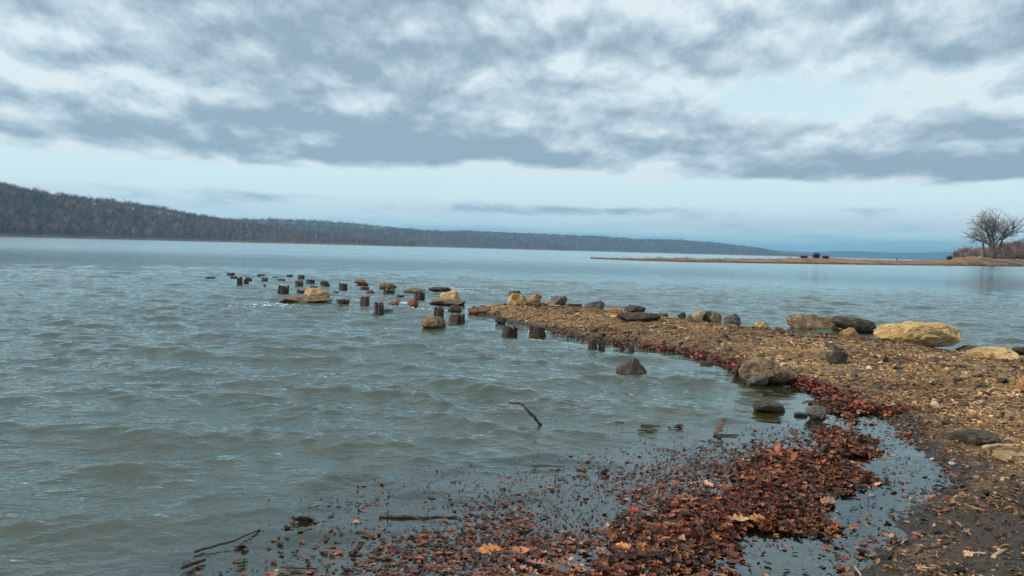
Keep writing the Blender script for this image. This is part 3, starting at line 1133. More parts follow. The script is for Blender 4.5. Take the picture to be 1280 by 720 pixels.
# ---- rocks
RK = [
    # name, px, py, w, h, mat, shape, water, label, extra
    ('rock', 262.5, 348.5, 12, 2.5, 'dark', 'slab', 1, 'small dark rock awash, leftmost thing in the line', {}),
    ('boulder', 385, 378.5, 69, 8, 'brown', 'boulder', 1, 'long low brown rock lying in water under a yellow block', {'depth': 0.9, 'seed': 2}),
    ('boulder', 397, 372.8, 31, 13, 'yellow', 'slab', 1, 'yellow block topping the long brown rock in the water', {'depth': 0.5, 'seed': 1}),
    ('rock', 452, 357, 18, 8, 'red', 'boulder', 1, 'small reddish flat rock far out behind a dark stub', {'seed': 4}),
    ('rock', 462.5, 367, 10, 5, 'red', 'boulder', 1, 'small red brown rock right of the stub below the reddish flat rock', {}),
    ('rock', 485, 361, 23, 7.5, 'brown', 'slab', 1, 'grey brown flat rock behind two small stumps', {'lean': -0.08}),
    ('rock', 485, 390.5, 14, 4, 'dark', 'slab', 1, 'low dark slab at the foot of the tallest piling', {}),
    ('rock', 493, 382, 14, 7, 'red', 'boulder', 1, 'reddish rock in shallow water right of the tallest piling', {'seed': 8}),
    ('rock', 516, 383.5, 14.5, 10, 'red', 'boulder', 1, 'red brown chunky rock beside the broad dark stump', {'seed': 9}),
    ('rock', 517, 366, 28, 4.5, 'brown', 'slab', 1, 'long flat rock washed by white surf', {}),
    ('rock', 550, 365, 31, 6, 'dark', 'slab', 1, 'dark flat rock in the water behind the bright yellow rock', {}),
    ('rock', 558, 381.5, 50, 7, 'brown', 'slab', 1, 'brown slab carrying the bright yellow rock near the spit tip', {'depth': 0.9}),
    ('boulder', 563, 377.5, 27, 15, 'yellow', 'boulder', 1, 'bright yellow lumpy rock just left of the spit tip', {'seed': 3, 'depth': 0.5}),
    ('boulder', 541.5, 410, 33, 14.5, 'brown', 'boulder', 1, 'rounded grey brown boulder rising from water near the pilings', {'cuts': 3, 'seed': 5}),
    ('rock', 568.5, 389.5, 18, 8, 'dark', 'slab', 1, 'wide dark rock just below the bright yellow rock', {}),
    ('rock', 626, 404, 15, 8.5, 'dark', 'boulder', 1, 'small dark rock at the near edge of the spit tip', {}),
    ('rock', 600, 392, 30, 6, 'red', 'slab', 0, 'thin reddish slab forming the very tip of the spit', {}),
    ('rock', 644, 373, 17, 10, 'dark', 'slab', 0, 'black blocky rock behind the yellow rocks at the spit tip', {}),
    ('boulder', 650, 384, 30, 17, 'yellow', 'boulder', 0, 'yellow lumpy boulder on the spit tip before the black rock', {'seed': 6}),
    ('rock', 669, 377.5, 17, 11, 'orange', 'boulder', 0, 'orange pointed rock right of the yellow boulder on the spit tip', {'seed': 7}),
    ('rock', 676, 385, 17, 6.5, 'dark', 'slab', 0, 'dark wedge of rock below the orange pointed rock', {}),
    ('rock', 689, 385, 18, 7, 'tan', 'slab', 0, 'pale tan slab leaning down left beside the grey rounded rock', {'lean': -0.3}),
    ('rock', 699, 381.5, 21, 12, 'grey', 'boulder', 0, 'grey rounded rock with a dark right side on the far spit edge', {'seed': 11}),
    ('driftwood_log', 716, 383, 25, 3.5, 'dark', 'slab', 0, 'thin dark log between the two grey rocks on the far spit edge', {'depth': 0.15}),
    ('rock', 743, 387, 26, 11.5, 'grey', 'boulder', 0, 'wide grey domed rock on the far spit edge', {'seed': 12}),
    ('rock', 767, 392.5, 24, 7, 'orange', 'slab', 0, 'flat orange yellow rock right of the wide grey domed rock', {}),
    ('rock', 794, 391.5, 27, 9.5, 'dark', 'boulder', 0, 'dark humped rock behind the long black outcrop', {'seed': 13}),
    ('rock', 799, 402.5, 57, 11, 'dark', 'boulder', 0, 'long low black outcrop lying across the spit', {'seed': 14, 'depth': 0.6}),
    ('rock', 829, 396.5, 12, 6, 'brown', 'boulder', 0, 'small brown rock at the right end of the black outcrop', {}),
    ('rock', 852, 398, 12, 8, 'dark', 'boulder', 0, 'small black rock leftmost in the row of upright slabs', {'seed': 1}),
    ('rock', 860.5, 405, 13, 12, 'brown', 'boulder', 0, 'brown chunk before the small black rock in the slab row', {'seed': 5}),
    ('rock', 872.5, 402.5, 13, 14, 'tan', 'slab', 0, 'upright tan slab with a squared top in the slab row', {'lean': 0.1, 'seed': 3}),
    ('rock', 884.5, 402.5, 13, 14, 'dark', 'slab', 0, 'dark slab leaning right, between the tan slab and a brown one', {'lean': -0.25, 'seed': 8}),
    ('rock', 895, 404, 14, 14, 'brown', 'slab', 0, 'brown leaning slab right before the dark jagged lump', {'lean': -0.35, 'seed': 4}),
    ('rock', 915, 407, 22, 15, 'grey', 'boulder', 0, 'dark jagged grey lump ending the slab row', {'seed': 21}),
    ('rock', 952, 412, 21, 9.5, 'yellow', 'boulder', 0, 'small pale yellow pointed rock alone on the far spit edge', {'seed': 15}),
    ('boulder', 957, 481, 74, 31, 'brown', 'boulder', 0, 'big rugged brown mossy rock at the inner shore', {'seed': 16, 'depth': 0.75, 'yaw': 0.1, 'lvl': 5}),
    ('rock', 921, 470, 8, 15, 'dark', 'boulder', 1, 'black upright spike at the left end of the rugged brown rock', {}),
    ('rock', 946, 483, 26, 13, 'grey', 'slab', 1, 'pale grey slab tilted under the front of the rugged brown rock', {'lean': 0.25, 'depth': 0.2}),
    ('rock', 1001, 466, 26, 9, 'tan', 'slab', 0, 'tan flat rock right of the rugged brown rock', {'seed': 2}),
    ('rock', 1046, 456, 25, 18, 'dark', 'boulder', 0, 'dark mossy rock alone in the middle of the gravel', {'seed': 18}),
    ('boulder', 1018, 413, 70, 20, 'brown', 'slab', 0, 'dark brown wedge boulder with a raised left end', {'seed': 33, 'depth': 0.6, 'lean': -0.10, 'lvl': 5, 'under': 0.12, 'cuts': 9}),
    ('boulder', 1070, 416, 62, 18, 'dark', 'slab', 0, 'dark overhanging slab sloping right beside the big yellow boulder', {'seed': 20, 'depth': 0.6, 'lean': -0.14, 'lvl': 5, 'under': 0.3, 'sink': 0.05, 'cuts': 8}),
    ('rock', 1062, 423, 27, 13, 'orange', 'boulder', 0, 'crumbly orange rock under the dark overhanging slab', {'seed': 22}),
    ('boulder', 1149, 434, 118, 29, 'yellow', 'slab', 0, 'largest boulder, long yellow sandstone with a dark undercut', {'seed': 29, 'depth': 1.0, 'lvl': 5, 'under': 0.14, 'sink': 0.08, 'lean': 0.02, 'cuts': 8}),
    ('rock', 1213, 440, 34, 7, 'dark', 'slab', 0, 'thin dark slab between the two yellow rocks', {}),
    ('boulder', 1235, 452, 60, 17, 'yellow', 'boulder', 0, 'low flat topped yellow rock right of the largest boulder', {'seed': 24, 'depth': 0.6, 'sink': 0.1}),
    ('rock', 1277, 442, 22, 8, 'dark', 'slab', 0, 'dark flat rock on the far shore at the right edge', {}),
    ('rock', 1281, 492, 22, 22, 'orange', 'boulder', 0, 'orange brown rock cut by the right picture edge', {'seed': 25}),
    ('rock', 962, 516.5, 42, 12, 'dark', 'slab', 1, 'flat dark rock barely above water in the small bay', {'depth': 0.25, 'seed': 26}),
    ('rock', 1021, 525, 28, 18, 'grey', 'boulder', 1, 'dark grey rounded stone against the leaf bank', {'seed': 27}),
    ('rock', 1001, 520.5, 16, 4, 'dark', 'slab', 1, 'thin wet rock left of the dark grey rounded stone', {}),
    ('rock', 960, 493, 13, 5, 'dark', 'slab', 1, 'tiny dark stone in the water below the rugged brown rock', {}),
    ('rock', 984, 486, 10, 3.5, 'dark', 'slab', 1, 'tiny flat stone in the water near the red leaves', {}),
    ('bark_piece', 884, 455.5, 19, 4, 'dark', 'slab', 1, 'dark flat piece of bark afloat off the spit', {'depth': 0.08}),
    ('rock', 1216, 556, 54, 14, 'dark', 'slab', 0, 'flat dark stone half buried in the right beach', {'depth': 0.35}),
    ('rock', 1262, 576, 42, 9, 'tan', 'slab', 0, 'pale tan flat stone by the right edge', {'depth': 0.2, 'lean': -0.05}),
    ('rock', 1198, 604, 20, 7, 'dark', 'slab', 0, 'upper of two small black stones at the puddle edge', {}),
    ('rock', 1192, 621, 24, 7, 'dark', 'slab', 0, 'lower of two small black stones at the puddle edge', {}),
]
for i, (nm, a, b_, c_, d_, mt, shp, wtr, lb, ex) in enumerate(RK):
    ex = dict(ex)
    ex.setdefault('seed', i)
    cat = {'boulder': 'boulder', 'rock': 'rock', 'driftwood_log': 'log', 'bark_piece': 'bark'}[nm]
    if nm == 'driftwood_log': mt = M['pile']
    if nm == 'bark_piece': mt = M['stick']
    rock(nm, a, b_, c_, d_, mt, lb, cat, None, shp, water=wtr, **ex)


def wedge_rock():
    """the lone faceted rock: two big planes meeting in a ridge that runs down from an off-centre peak"""
    x, y, _ = ground(791, 471, water=True)
    k = math.hypot(y, CAMH) / FPX
    Wd, H = 39 * k, 21.5 * k
    P_ = [(-.36, -.30, -.35), (.30, -.34, -.35), (.40, .35, -.35), (-.40, .35, -.35), (-.50, .02, .40), (-.44, -.10, .28), (.06, -.04, 1.0), (.16, .04, .98), (.0, .22, .86),
          (.49, .02, .22), (.44, -.14, .12), (-.10, -.36, .02), (-.22, .28, .5), (.3, .3, .3), (.33, .0, .62)]
    bm = bmesh.new()
    for q in P_:
        bm.verts.new((q[0] * Wd, q[1] * Wd * 1.1, q[2] * H))
    bmesh.ops.convex_hull(bm, input=bm.verts)
    bmesh.ops.triangulate(bm, faces=bm.faces)
    bmesh.ops.subdivide_edges(bm, edges=bm.edges, cuts=6, use_grid_fill=True)
    bmesh.ops.triangulate(bm, faces=bm.faces)
    V_ = np.array([v.co[:] for v in bm.verts]); F_ = np.array([[v.index for v in f_.verts] for f_ in bm.faces])
    bm.verts.index_update()
    bm.free()
    V_ = V_ + 0.010 * np.stack([fbm(V_ * 14 + k_, 4, 200 + k_, 0.6) for k_ in range(3)], -1)
    o = mesh_np('boulder', V_, F_, M['dark'], loc=(x, y + Wd * 0.3, 0))
    return tag(o, 'dark wedge shaped rock with an off centre peak, alone in the water', 'boulder')


wedge_rock()

# ------------------------------------------------------------------ leaf and chip shapes
def leaf_template(seed, lobes=5, curl=0.5):
    """lobed leaf 1 long in x, curled, real outline as a fan of triangles with a mid rib row"""
    r_ = np.random.default_rng(seed)
    xs_ = np.linspace(0, 1, 9)
    wid = np.sin(np.pi * np.clip(xs_ * 0.95 + 0.03, 0, 1)) ** 0.8 * 0.36
    wid = wid * np.where(np.arange(9) % 2 == 0, 0.6, 1.12)
    wid[0] = 0.02; wid[-1] = 0.01
    c1 = r_.uniform(-1, 1) * curl * 1.6
    c2 = r_.uniform(0.2, 1.0) * curl
    V = []
    for i, x in enumerate(xs_):
        zc = c1 * (x - 0.5) ** 2 * 1.2
        wl = wid[i] * r_.uniform(0.85, 1.15); wr_ = wid[i] * r_.uniform(0.85, 1.15)
        V.append((x - 0.5, wl * (1 - 0.3 * c2), zc + c2 * wl * 0.9 + r_.normal() * 0.02))
        V.append((x - 0.5, 0, zc + r_.normal() * 0.01))
        V.append((x - 0.5, -wr_ * (1 - 0.3 * c2), zc + c2 * wr_ * 0.9 + r_.normal() * 0.02))
    F = []
    for i in range(8):
        for s_ in (0, 1):
            a = i * 3 + s_
            F.append((a, a + 1, a + 4)); F.append((a, a + 4, a + 3))
    return np.array(V), np.array(F)


LEAF = [leaf_template(k, curl=0.55) for k in range(9)]
FLAT = [leaf_template(50 + k, curl=0.10) for k in range(6)]
LC = [(0.20, 0.058, 0.022), (0.12, 0.032, 0.016), (0.34, 0.12, 0.035), (0.04, 0.015, 0.011), (0.016, 0.008, 0.007), (0.36, 0.18, 0.09), (0.22, 0.055, 0.032)]
LP = [0.20, 0.21, 0.09, 0.21, 0.16, 0.04, 0.09]


def sample(n_, box, dens):
    """n_ points in world box accepted by density function"""
    out_ = []
    got = 0
    while got < n_:
        x = rng.uniform(box[0], box[1], 40000); y = rng.uniform(box[2], box[3], 40000)
        k = rng.uniform(0, 1, 40000) < dens(x, y)
        out_.append(np.stack([x[k], y[k]], -1))
        got += int(k.sum())
        if got == 0 and len(out_) > 50:
            raise RuntimeError('no samples')
    return np.concatenate(out_)[:n_]


# ---- the bank of leaves at the waterline
def d_mound(x, y):
    s_ = poly_sdf(x, y, MOUND)
    P2 = np.stack([x, y], -1)
    return np.clip(sstep(s_ + 0.30 * fbm(P2 * 2.6, 4, 31), 0.06, 0.58), 0, 1)


def leafbed(name, pts2, zfun, smin, smax, temps, tilt, lift, cols=LC, p=LP, jit=0.3, mat=None):
    n_ = len(pts2)
    z_ = zfun(pts2[:, 0], pts2[:, 1])
    z_ = z_ + rng.uniform(0, 1, n_) ** 1.3 * lift
    rm = np.einsum('nij,njk->nik', rotz(rng.uniform(0, 6.28, n_)), rotx(rng.normal(0, tilt, n_)))
    rm = np.einsum('nij,njk->nik', rm, rotz(rng.uniform(0, 6.28, n_)))
    sc_ = smin + (smax - smin) * rng.uniform(0, 1, n_) ** 1.6
    o = scatter(name, temps, np.column_stack([pts2, z_]), rm, sc_, palette(n_, cols, jit, p), mat or M['leaf'])
    return o


mp = sample(17000, (-3, 5.5, 2.5, 12.5), d_mound)


def z_mound(x, y):
    s_ = poly_sdf(x, y, MOUND)
    P2 = np.stack([x, y], -1)
    return np.maximum(terrain(x, y, False), -0.004) + 0.035 * sstep(s_, 0.0, 0.5) * (1 + 0.8 * fbm(P2 * 2.2, 3, 41)) + 0.002


tag(leafbed('leaf_litter', mp, z_mound, 0.022, 0.088, LEAF, 0.5, 0.022), kind='stuff')

# ---- a narrow red band of leaves washed along the waterline of the spit
edge = np.array(pts([(690, 416), (745, 428), (800, 433.5), (850, 440), (900, 453), (925, 464), (975, 474), (1010, 484), (1040, 497), (1060, 508), (1100, 517), (1135, 520)]))


def along(poly, n_, wd, wts=None):
    seg = np.diff(poly, axis=0)
    L = np.hypot(seg[:, 0], seg[:, 1])
    if wts is not None: L = L * wts
    k = rng.choice(len(L), n_, p=L / L.sum())
    t_ = rng.uniform(0, 1, n_)
    q = poly[k] + seg[k] * t_[:, None]
    return q + rng.normal(0, wd, (n_, 2))


ep = along(edge, 1700, 0.07, np.array([.3, .4, .6, 1, 1.2, 1.4, 1.6, 2.2, 2.4, 2.4, 1.5]))
REDC = [(0.24, 0.055, 0.03), (0.15, 0.03, 0.025), (0.30, 0.09, 0.04), (0.06, 0.02, 0.016)]
tag(leafbed('red_leaf_litter', ep, lambda x, y: np.maximum(terrain(x, y), 0.0) + 0.004, 0.05, 0.10, LEAF, 0.6, 0.05, REDC, None), kind='stuff')

# ---- floating leaves and flecks
def d_float(x, y):
    s_ = poly_sdf(x, y, FLOAT)
    sm = -poly_sdf(x, y, MOUND)
    P2 = np.stack([x, y], -1)
    n_ = fbm(P2 * 1.6, 4, 51)
    e = sstep(s_, -0.15, 1.3)
    return np.clip(e * np.exp(-np.clip(sm, 0, 9) / 0.55) * (0.6 + 0.8 * n_) + 0.09 * e * (0.7 + n_), 0, 1) * (sm > -0.15) * (poly_sdf(x, y, LAND) < 0)


fp = sample(3200, (-4.5, 5, 2.5, 9.5), d_float)
fz = wz_at(fp[:, 0], fp[:, 1])
_f = {}
o = leafbed('floating_leaves', fp, lambda x, y: fz + 0.002, 0.014, 0.062, FLAT + LEAF, 0.16, 0.004)
tag(o, kind='stuff')
def d_fleck(x, y):
    s_ = poly_sdf(x, y, FLOAT)
    sm = -poly_sdf(x, y, MOUND)
    n_ = fbm(np.stack([x, y], -1) * 1.4, 4, 57)
    return np.clip(sstep(s_, -0.5, 1.2) * (np.exp(-np.clip(sm, 0, 9) / 1.1) * (0.7 + 0.6 * n_) + 0.08), 0, 1) * (sm > -0.1) * (poly_sdf(x, y, LAND) < 0)


fp = sample(9000, (-4.5, 5, 2.5, 9.5), d_fleck)
fz = wz_at(fp[:, 0], fp[:, 1])
o = leafbed('floating_flecks', fp, lambda x, y: fz + 0.003, 0.005, 0.026, FLAT, 0.5, 0.004,
            [(0.03, 0.015, 0.012), (0.14, 0.05, 0.03), (0.015, 0.012, 0.01), (0.2, 0.06, 0.04)], None)
tag(o, kind='stuff')


def d_sunk(x, y):
    s_ = poly_sdf(x, y, FLOAT)
    P2 = np.stack([x, y], -1)
    return np.clip(sstep(s_, -0.8, 1.0) * (0.75 + 0.7 * fbm(P2 * 1.3, 4, 61)), 0, 1) * (poly_sdf(x, y, LAND) < 0)


sp = sample(4800, (-4.5, 5, 2.5, 10.5), d_sunk)
SC = [(0.44, 0.20, 0.14), (0.38, 0.15, 0.11), (0.30, 0.10, 0.07), (0.45, 0.28, 0.2), (0.15, 0.06, 0.04)]
tag(leafbed('sunken_leaves', sp, lambda x, y: np.clip(terrain(x, y), -0.10, -0.02) + 0.004, 0.03, 0.11, LEAF, 0.25, 0.02, SC, None), kind='stuff')


def d_pud(x, y):
    n_ = fbm(np.stack([x, y], -1) * 3.0, 3, 67)
    return (poly_sdf(x, y, PUD) > 0) * (poly_sdf(x, y, LAND) < 0.05) * np.clip(0.15 + 0.9 * np.exp(-np.abs(poly_sdf(x, y, LAND)) / 0.12) + 0.6 * np.exp(-np.abs(poly_sdf(x, y, MOUND)) / 0.15) + 0.3 * n_, 0, 1)


pp_ = sample(420, (0.3, 4.6, 2.2, 9.5), d_pud)
tag(leafbed('puddle_leaves', pp_, lambda x, y: np.maximum(terrain(x, y), 0.001) + 0.003, 0.015, 0.06, FLAT + LEAF, 0.2, 0.004), kind='stuff')
pp_ = sample(800, (0.3, 4.6, 2.2, 9.5), d_pud)
tag(leafbed('puddle_flecks', pp_, lambda x, y: np.maximum(terrain(x, y), 0.001) + 0.003, 0.006, 0.026, FLAT, 0.4, 0.004,
            [(0.03, 0.02, 0.014), (0.10, 0.05, 0.03), (0.02, 0.015, 0.01), (0.2, 0.12, 0.07)], None), kind='stuff')

# ---- leaves on the beach and puddle rim
def d_beachleaf(x, y):
    s_ = poly_sdf(x, y, LAND)
    P2 = np.stack([x, y], -1)
    n_ = fbm(P2 * 0.9, 3, 71)
    return np.clip(np.exp(-np.clip(s_, 0, 9) / 0.5) * 0.8 + 0.12 + 0.4 * n_, 0, 1) * (s_ > -0.1)


bp = sample(5200, (1.0, 9, 2.0, 14), d_beachleaf)
tag(leafbed('beach_leaves', bp, lambda x, y: np.maximum(terrain(x, y), 0) + 0.004, 0.025, 0.07, LEAF, 0.4, 0.012,
            [(0.2, 0.075, 0.035), (0.10, 0.045, 0.025), (0.3, 0.16, 0.08), (0.05, 0.03, 0.02), (0.16, 0.05, 0.03)], None), kind='stuff')


# ---- wood chips, reed bits and gravel covering the spit
def chip_template(seed, L=1.0, wd=0.2, th=0.12):
    r_ = np.random.default_rng(seed)
    n_ = 4
    V = []
    bend = r_.normal(0, 0.12)
    for i in range(n_):
        x = (i / (n_ - 1) - 0.5) * L
        w_ = wd * (0.5 + 0.5 * math.sin(math.pi * (i + 0.6) / n_)) * r_.uniform(0.7, 1.2)
        y0 = bend * (x * x) * 4
        for (dy_, dz_) in ((-w_, -th * .5), (w_, -th * .5), (w_ * 0.8, th * .5), (-w_ * 0.8, th * .5)):
            V.append((x, y0 + dy_ * 0.5, dz_))
    F = []
    for i in range(n_ - 1):
        for k in range(4):
            k2 = (k + 1) % 4
            F.append((i * 4 + k, (i + 1) * 4 + k, (i + 1) * 4 + k2, i * 4 + k2))
    F.append((0, 1, 2, 3)); e = (n_ - 1) * 4
    F.append((e + 3, e + 2, e + 1, e))
    return np.array(V), np.array(F)


CHIP = [chip_template(k, 1.0, 0.28, 0.14) for k in range(5)]
TWIG = [chip_template(20 + k, 1.0, 0.07, 0.06) for k in range(5)]
Vp, Fp = ico(1)
PEB = []
for k in range(5):
    r_ = np.random.default_rng(400 + k)
    q = Vp * (1 + 0.22 * r_.normal(size=(len(Vp), 1))) * np.array([1.0, 0.75, 0.5]) * 0.5
    PEB.append((q, Fp))


def d_land(x, y):
    s_ = poly_sdf(x, y, LAND)
    dd = np.hypot(x, y)
    P2 = np.stack([x, y], -1)
    return np.clip(sstep(s_, -0.05, 0.25) * (0.65 + 0.45 * fbm(P2 * 1.7, 3, 81)), 0, 1) * np.clip(9.0 / dd, 0.25, 1) ** 1.3


def litter(name, n_, temps, smin, smax, cols, p, tilt, dens=d_land, jit=0.25, mat='debris', box=(-2, 12.5, 2.0, 25.5)):
    q = sample(n_, box, dens)
    z_ = np.maximum(terrain(q[:, 0], q[:, 1]), 0.0)
    rm = np.einsum('nij,njk->nik', rotz(rng.uniform(0, 6.28, n_)), rotx(rng.normal(0, tilt, n_)))
    tl = rng.normal(0, tilt * 0.6, n_)
    ry = np.stack([np.stack([np.cos(tl), 0 * tl, np.sin(tl)], -1), np.stack([0 * tl, 1 + 0 * tl, 0 * tl], -1), np.stack([-np.sin(tl), 0 * tl, np.cos(tl)], -1)], 1)
    rm = np.einsum('nij,njk->nik', rm, ry)
    sc_ = smin * (smax / smin) ** rng.uniform(0, 1, n_)
    dd = np.hypot(q[:, 0], q[:, 1])
    sc_ = sc_ * np.clip(dd / 9.0, 0.8, 1.5)
    # low ground by the puddle is dark silt
    cl = palette(n_, cols, jit, p)
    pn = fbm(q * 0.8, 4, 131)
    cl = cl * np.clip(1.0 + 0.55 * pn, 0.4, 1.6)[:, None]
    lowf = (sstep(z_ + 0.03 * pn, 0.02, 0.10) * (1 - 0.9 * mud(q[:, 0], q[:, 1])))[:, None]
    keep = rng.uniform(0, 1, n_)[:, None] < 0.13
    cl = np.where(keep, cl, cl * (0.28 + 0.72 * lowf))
    return tag(scatter(name, temps, np.column_stack([q, z_ + sc_ * 0.08]), rm, sc_, cl, M[mat]), kind='stuff')


DC = [(0.40, 0.24, 0.10), (0.24, 0.14, 0.062), (0.09, 0.052, 0.03), (0.44, 0.28, 0.145), (0.03, 0.02, 0.015), (0.58, 0.46, 0.32), (0.33, 0.13, 0.06)]
DP = [0.27, 0.25, 0.17, 0.10, 0.12, 0.02, 0.07]
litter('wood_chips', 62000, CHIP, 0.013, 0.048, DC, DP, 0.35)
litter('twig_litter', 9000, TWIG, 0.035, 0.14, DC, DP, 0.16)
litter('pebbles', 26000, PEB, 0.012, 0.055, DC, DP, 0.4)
litter('cobbles', 700, PEB, 0.06, 0.15, [(0.2, 0.14, 0.09), (0.09, 0.07, 0.055), (0.32, 0.23, 0.14), (0.05, 0.04, 0.035)], None, 0.3)


# ------------------------------------------------------------------ sticks, single leaves
def stick(name, pp, rad, label, cat='stick', mat='stick', z=None, water=True, group=None, forks=(), seed=0):
    """pp: list of (px, py, height above ground); consecutive points share the depth of the foot where height > 0"""
    r_ = np.random.default_rng(seed + 900)
    P3 = []
    for q in pp:
        px_q, py_q, hh = q
        if hh is None:
            x, y, z_ = ground(px_q, py_q, water=water)
            P3.append([x, y, z_ + 0.01])
        else:
            # stands over its foot point: same forward distance as the foot (first point)
            d = ray(px_q, py_q)
            yy = P3[0][1] + hh
            t_ = yy / d[1]
            P3.append([float(d[0] * t_), yy, CAMH + float(d[2] * t_)])
    P3 = np.array(P3)
    # resample with crookedness
    out_ = []
    for i in range(len(P3) - 1):
        for s_ in np.linspace(0, 1, 5)[:-1]:
            out_.append(P3[i] * (1 - s_) + P3[i + 1] * s_)
    out_.append(P3[-1])
    out_ = np.array(out_)
    L = np.linalg.norm(P3[-1] - P3[0])
    out_[1:-1] += r_.normal(0, 0.012, (len(out_) - 2, 3)) * L * np.array([1, 1, 0.3])
    base = out_[0].copy()
    rads = np.interp(np.linspace(0, 1, len(out_)), [0, 1], [rad, rad * 0.6]) * (1 + 0.12 * r_.normal(size=len(out_)))
    V, F = tube(out_ - base, rads, 8)
    F = [tuple(f_) for f_ in F]
    for (t0, dirv, L2) in forks:
        i = int(t0 * (len(out_) - 1))
        a = out_[i] - base
        e = a + np.array(dirv) * L2
        mid = (a + e) / 2 + r_.normal(0, 0.06, 3) * L2
        V2, F2 = tube([a, mid, e], [rad * 0.5, rad * 0.4, rad * 0.22], 6)
        F += [tuple(int(q) + len(V) for q in f_) for f_ in F2]
        V = np.vstack([V, V2])
    o = py_mesh(name, V, F, M[mat], smooth=True, loc=tuple(base))
    return tag(o, label, cat, group)


stick('branch', [(676, 533, None), (668, 522, -0.02), (659, 513, -0.03), (651, 504.5, 0.0), (636, 503, 0.02)], 0.017,
      'crooked branch sticking up out of the open water', 'branch', forks=[(0.35, (-0.9, 0.1, 0.25), 0.06)])
stick('floating_stick', [(801, 532, None), (826, 534.5, None)], 0.012, 'upper of two short dark sticks afloat left of the curled bark', seed=1)
stick('floating_stick', [(797, 539, None), (822, 539.6, None)], 0.011, 'lower of two short dark sticks afloat left of the curled bark', seed=2)
stick('floating_stick', [(769, 529, None), (780, 529.5, None)], 0.008, 'tiny dark stick afloat left of the two parallel sticks', seed=3)
stick('floating_stick', [(474, 647, None), (520, 648.5, None), (572, 648, None)], 0.011, 'long straight black stick afloat among leaves, lower centre left', seed=4,
      forks=[(0.2, (0.05, 0, 1), 0.05), (0.6, (0.8, -0.5, 0), 0.08)])
stick('floating_stick', [(243, 692, None), (285, 681, None), (325, 664, None)], 0.008, 'slender dark branch afloat slanting at the outer edge of the leaves', seed=5,
      forks=[(0.5, (-0.5, 0.8, 0.1), 0.09)])
stick('floating_stick', [(226, 712, None), (256, 702, None)], 0.013, 'short thick black stick, lowest left of the floating debris', seed=6)
stick('floating_stick', [(664, 584, None), (686, 583.5, None), (706, 585, None)], 0.006, 'thin twig afloat above the two dark leaf clumps', seed=7)
stick('floating_stick', [(350, 711, None), (395, 713, None)], 0.006, 'thin dark twig along the lower picture edge among leaves', seed=8)
stick('upright_twig', [(448, 645, None), (448, 632, 0.0)], 0.006, 'short upright twig poking from the water right of the long stick end', 'twig', seed=9)
stick('upright_twig', [(447.5, 612, None), (447, 606, 0.0)], 0.009, 'small dark twig tip poking up higher beyond the leaves', 'twig', seed=10)
stick('floating_stick', [(945, 526, None), (976, 529, None)], 0.012, 'brown stick awash between flat rock and curled bark', seed=11)
stick('floating_stick', [(892, 545, None), (924, 545, None)], 0.012, 'dark stick lying in front of the curled bark', seed=12)
for i, (pp, rd, lb, mt) in enumerate([
    ([(1149, 690, None), (1168, 687, None), (1186, 680, None)], 0.009, 'curved brown stick on the dark silt near the puddle', 'stick'),
    ([(1196, 655, None), (1214, 671, None)], 0.005, 'thin pale twig slanting down on the dark silt', 'drift'),
    ([(1206, 698, None), (1219, 694, None), (1234, 695, None)], 0.008, 'pale forked stick on silt near the lower right corner', 'drift'),
    ([(1242, 700, None), (1258, 689, None)], 0.013, 'thick tan stick slanting up near the lower right corner', 'drift'),
    ([(1146, 712, None), (1170, 713, None)], 0.006, 'whitish straight twig at the bottom edge', 'drift'),
    ([(1069, 711, None), (1076, 722, None)], 0.007, 'pale stub of wood at the bottom of the puddle', 'drift'),
    ([(1229, 561, None), (1248, 558, None), (1268, 559, None)], 0.022, 'pale driftwood piece above the tan flat stone', 'drift'),
    ([(1160, 503, None), (1190, 505, None)], 0.010, 'dark straight stick lying across the gravel', 'stick'),
    ([(1060, 477, None), (1078, 479, None)], 0.009, 'short dark stick on gravel above the red leaves', 'stick'),
    ([(1245, 534, None), (1282, 538, None)], 0.014, 'long dark stick by the right edge above the driftwood', 'stick'),
    ([(1241, 597, None), (1262, 600, None)], 0.008, 'short white stick on the dark beach at right', 'drift'),
]):
    stick('beach_stick', pp, rd, lb, 'stick', mt, water=False, seed=20 + i, forks=[(0.5, (0.7, 0.6, 0.1), 0.07)] if 'forked' in lb else ())


def single_leaf(name, px, py, wpx, col, label, tilt=0.2, curl=0.6, seed=0, up_=0.0, water=True, cat='leaf', yaw=None):
    r_ = np.random.default_rng(seed + 500)
    x, y, z_ = ground(px, py, water=water)
    if not water or poly_sdf(np.array([x]), np.array([y]), MOUND)[0] > 0:
        z_ = max(z_, float(z_mound(np.array([x]), np.array([y]))[0]) + 0.03)
    else:
        z_ = float(wz_at(x, y)[0]) + 0.008
    L = wpx * math.hypot(y, CAMH) / FPX * 1.1
    V, F = leaf_template(seed + 77, curl=curl)
    a = r_.uniform(-0.5, 0.5) if yaw is None else yaw
    Rm = rotz(np.array([a]))[0] @ rotx(np.array([tilt]))[0]
    V = (V * L) @ Rm.T
    if up_:
        c_, s_ = math.cos(up_), math.sin(up_)
        V = V @ np.array([[c_, 0, s_], [0, 1, 0], [-s_, 0, c_]])
        V[:, 2] -= V[:, 2].min() + 0.01
    o = mesh_np(name, V, F, M['leaf'], col=np.tile(np.array([col]), (len(V), 1)), loc=(x, y, z_))
    return tag(o, label, cat)


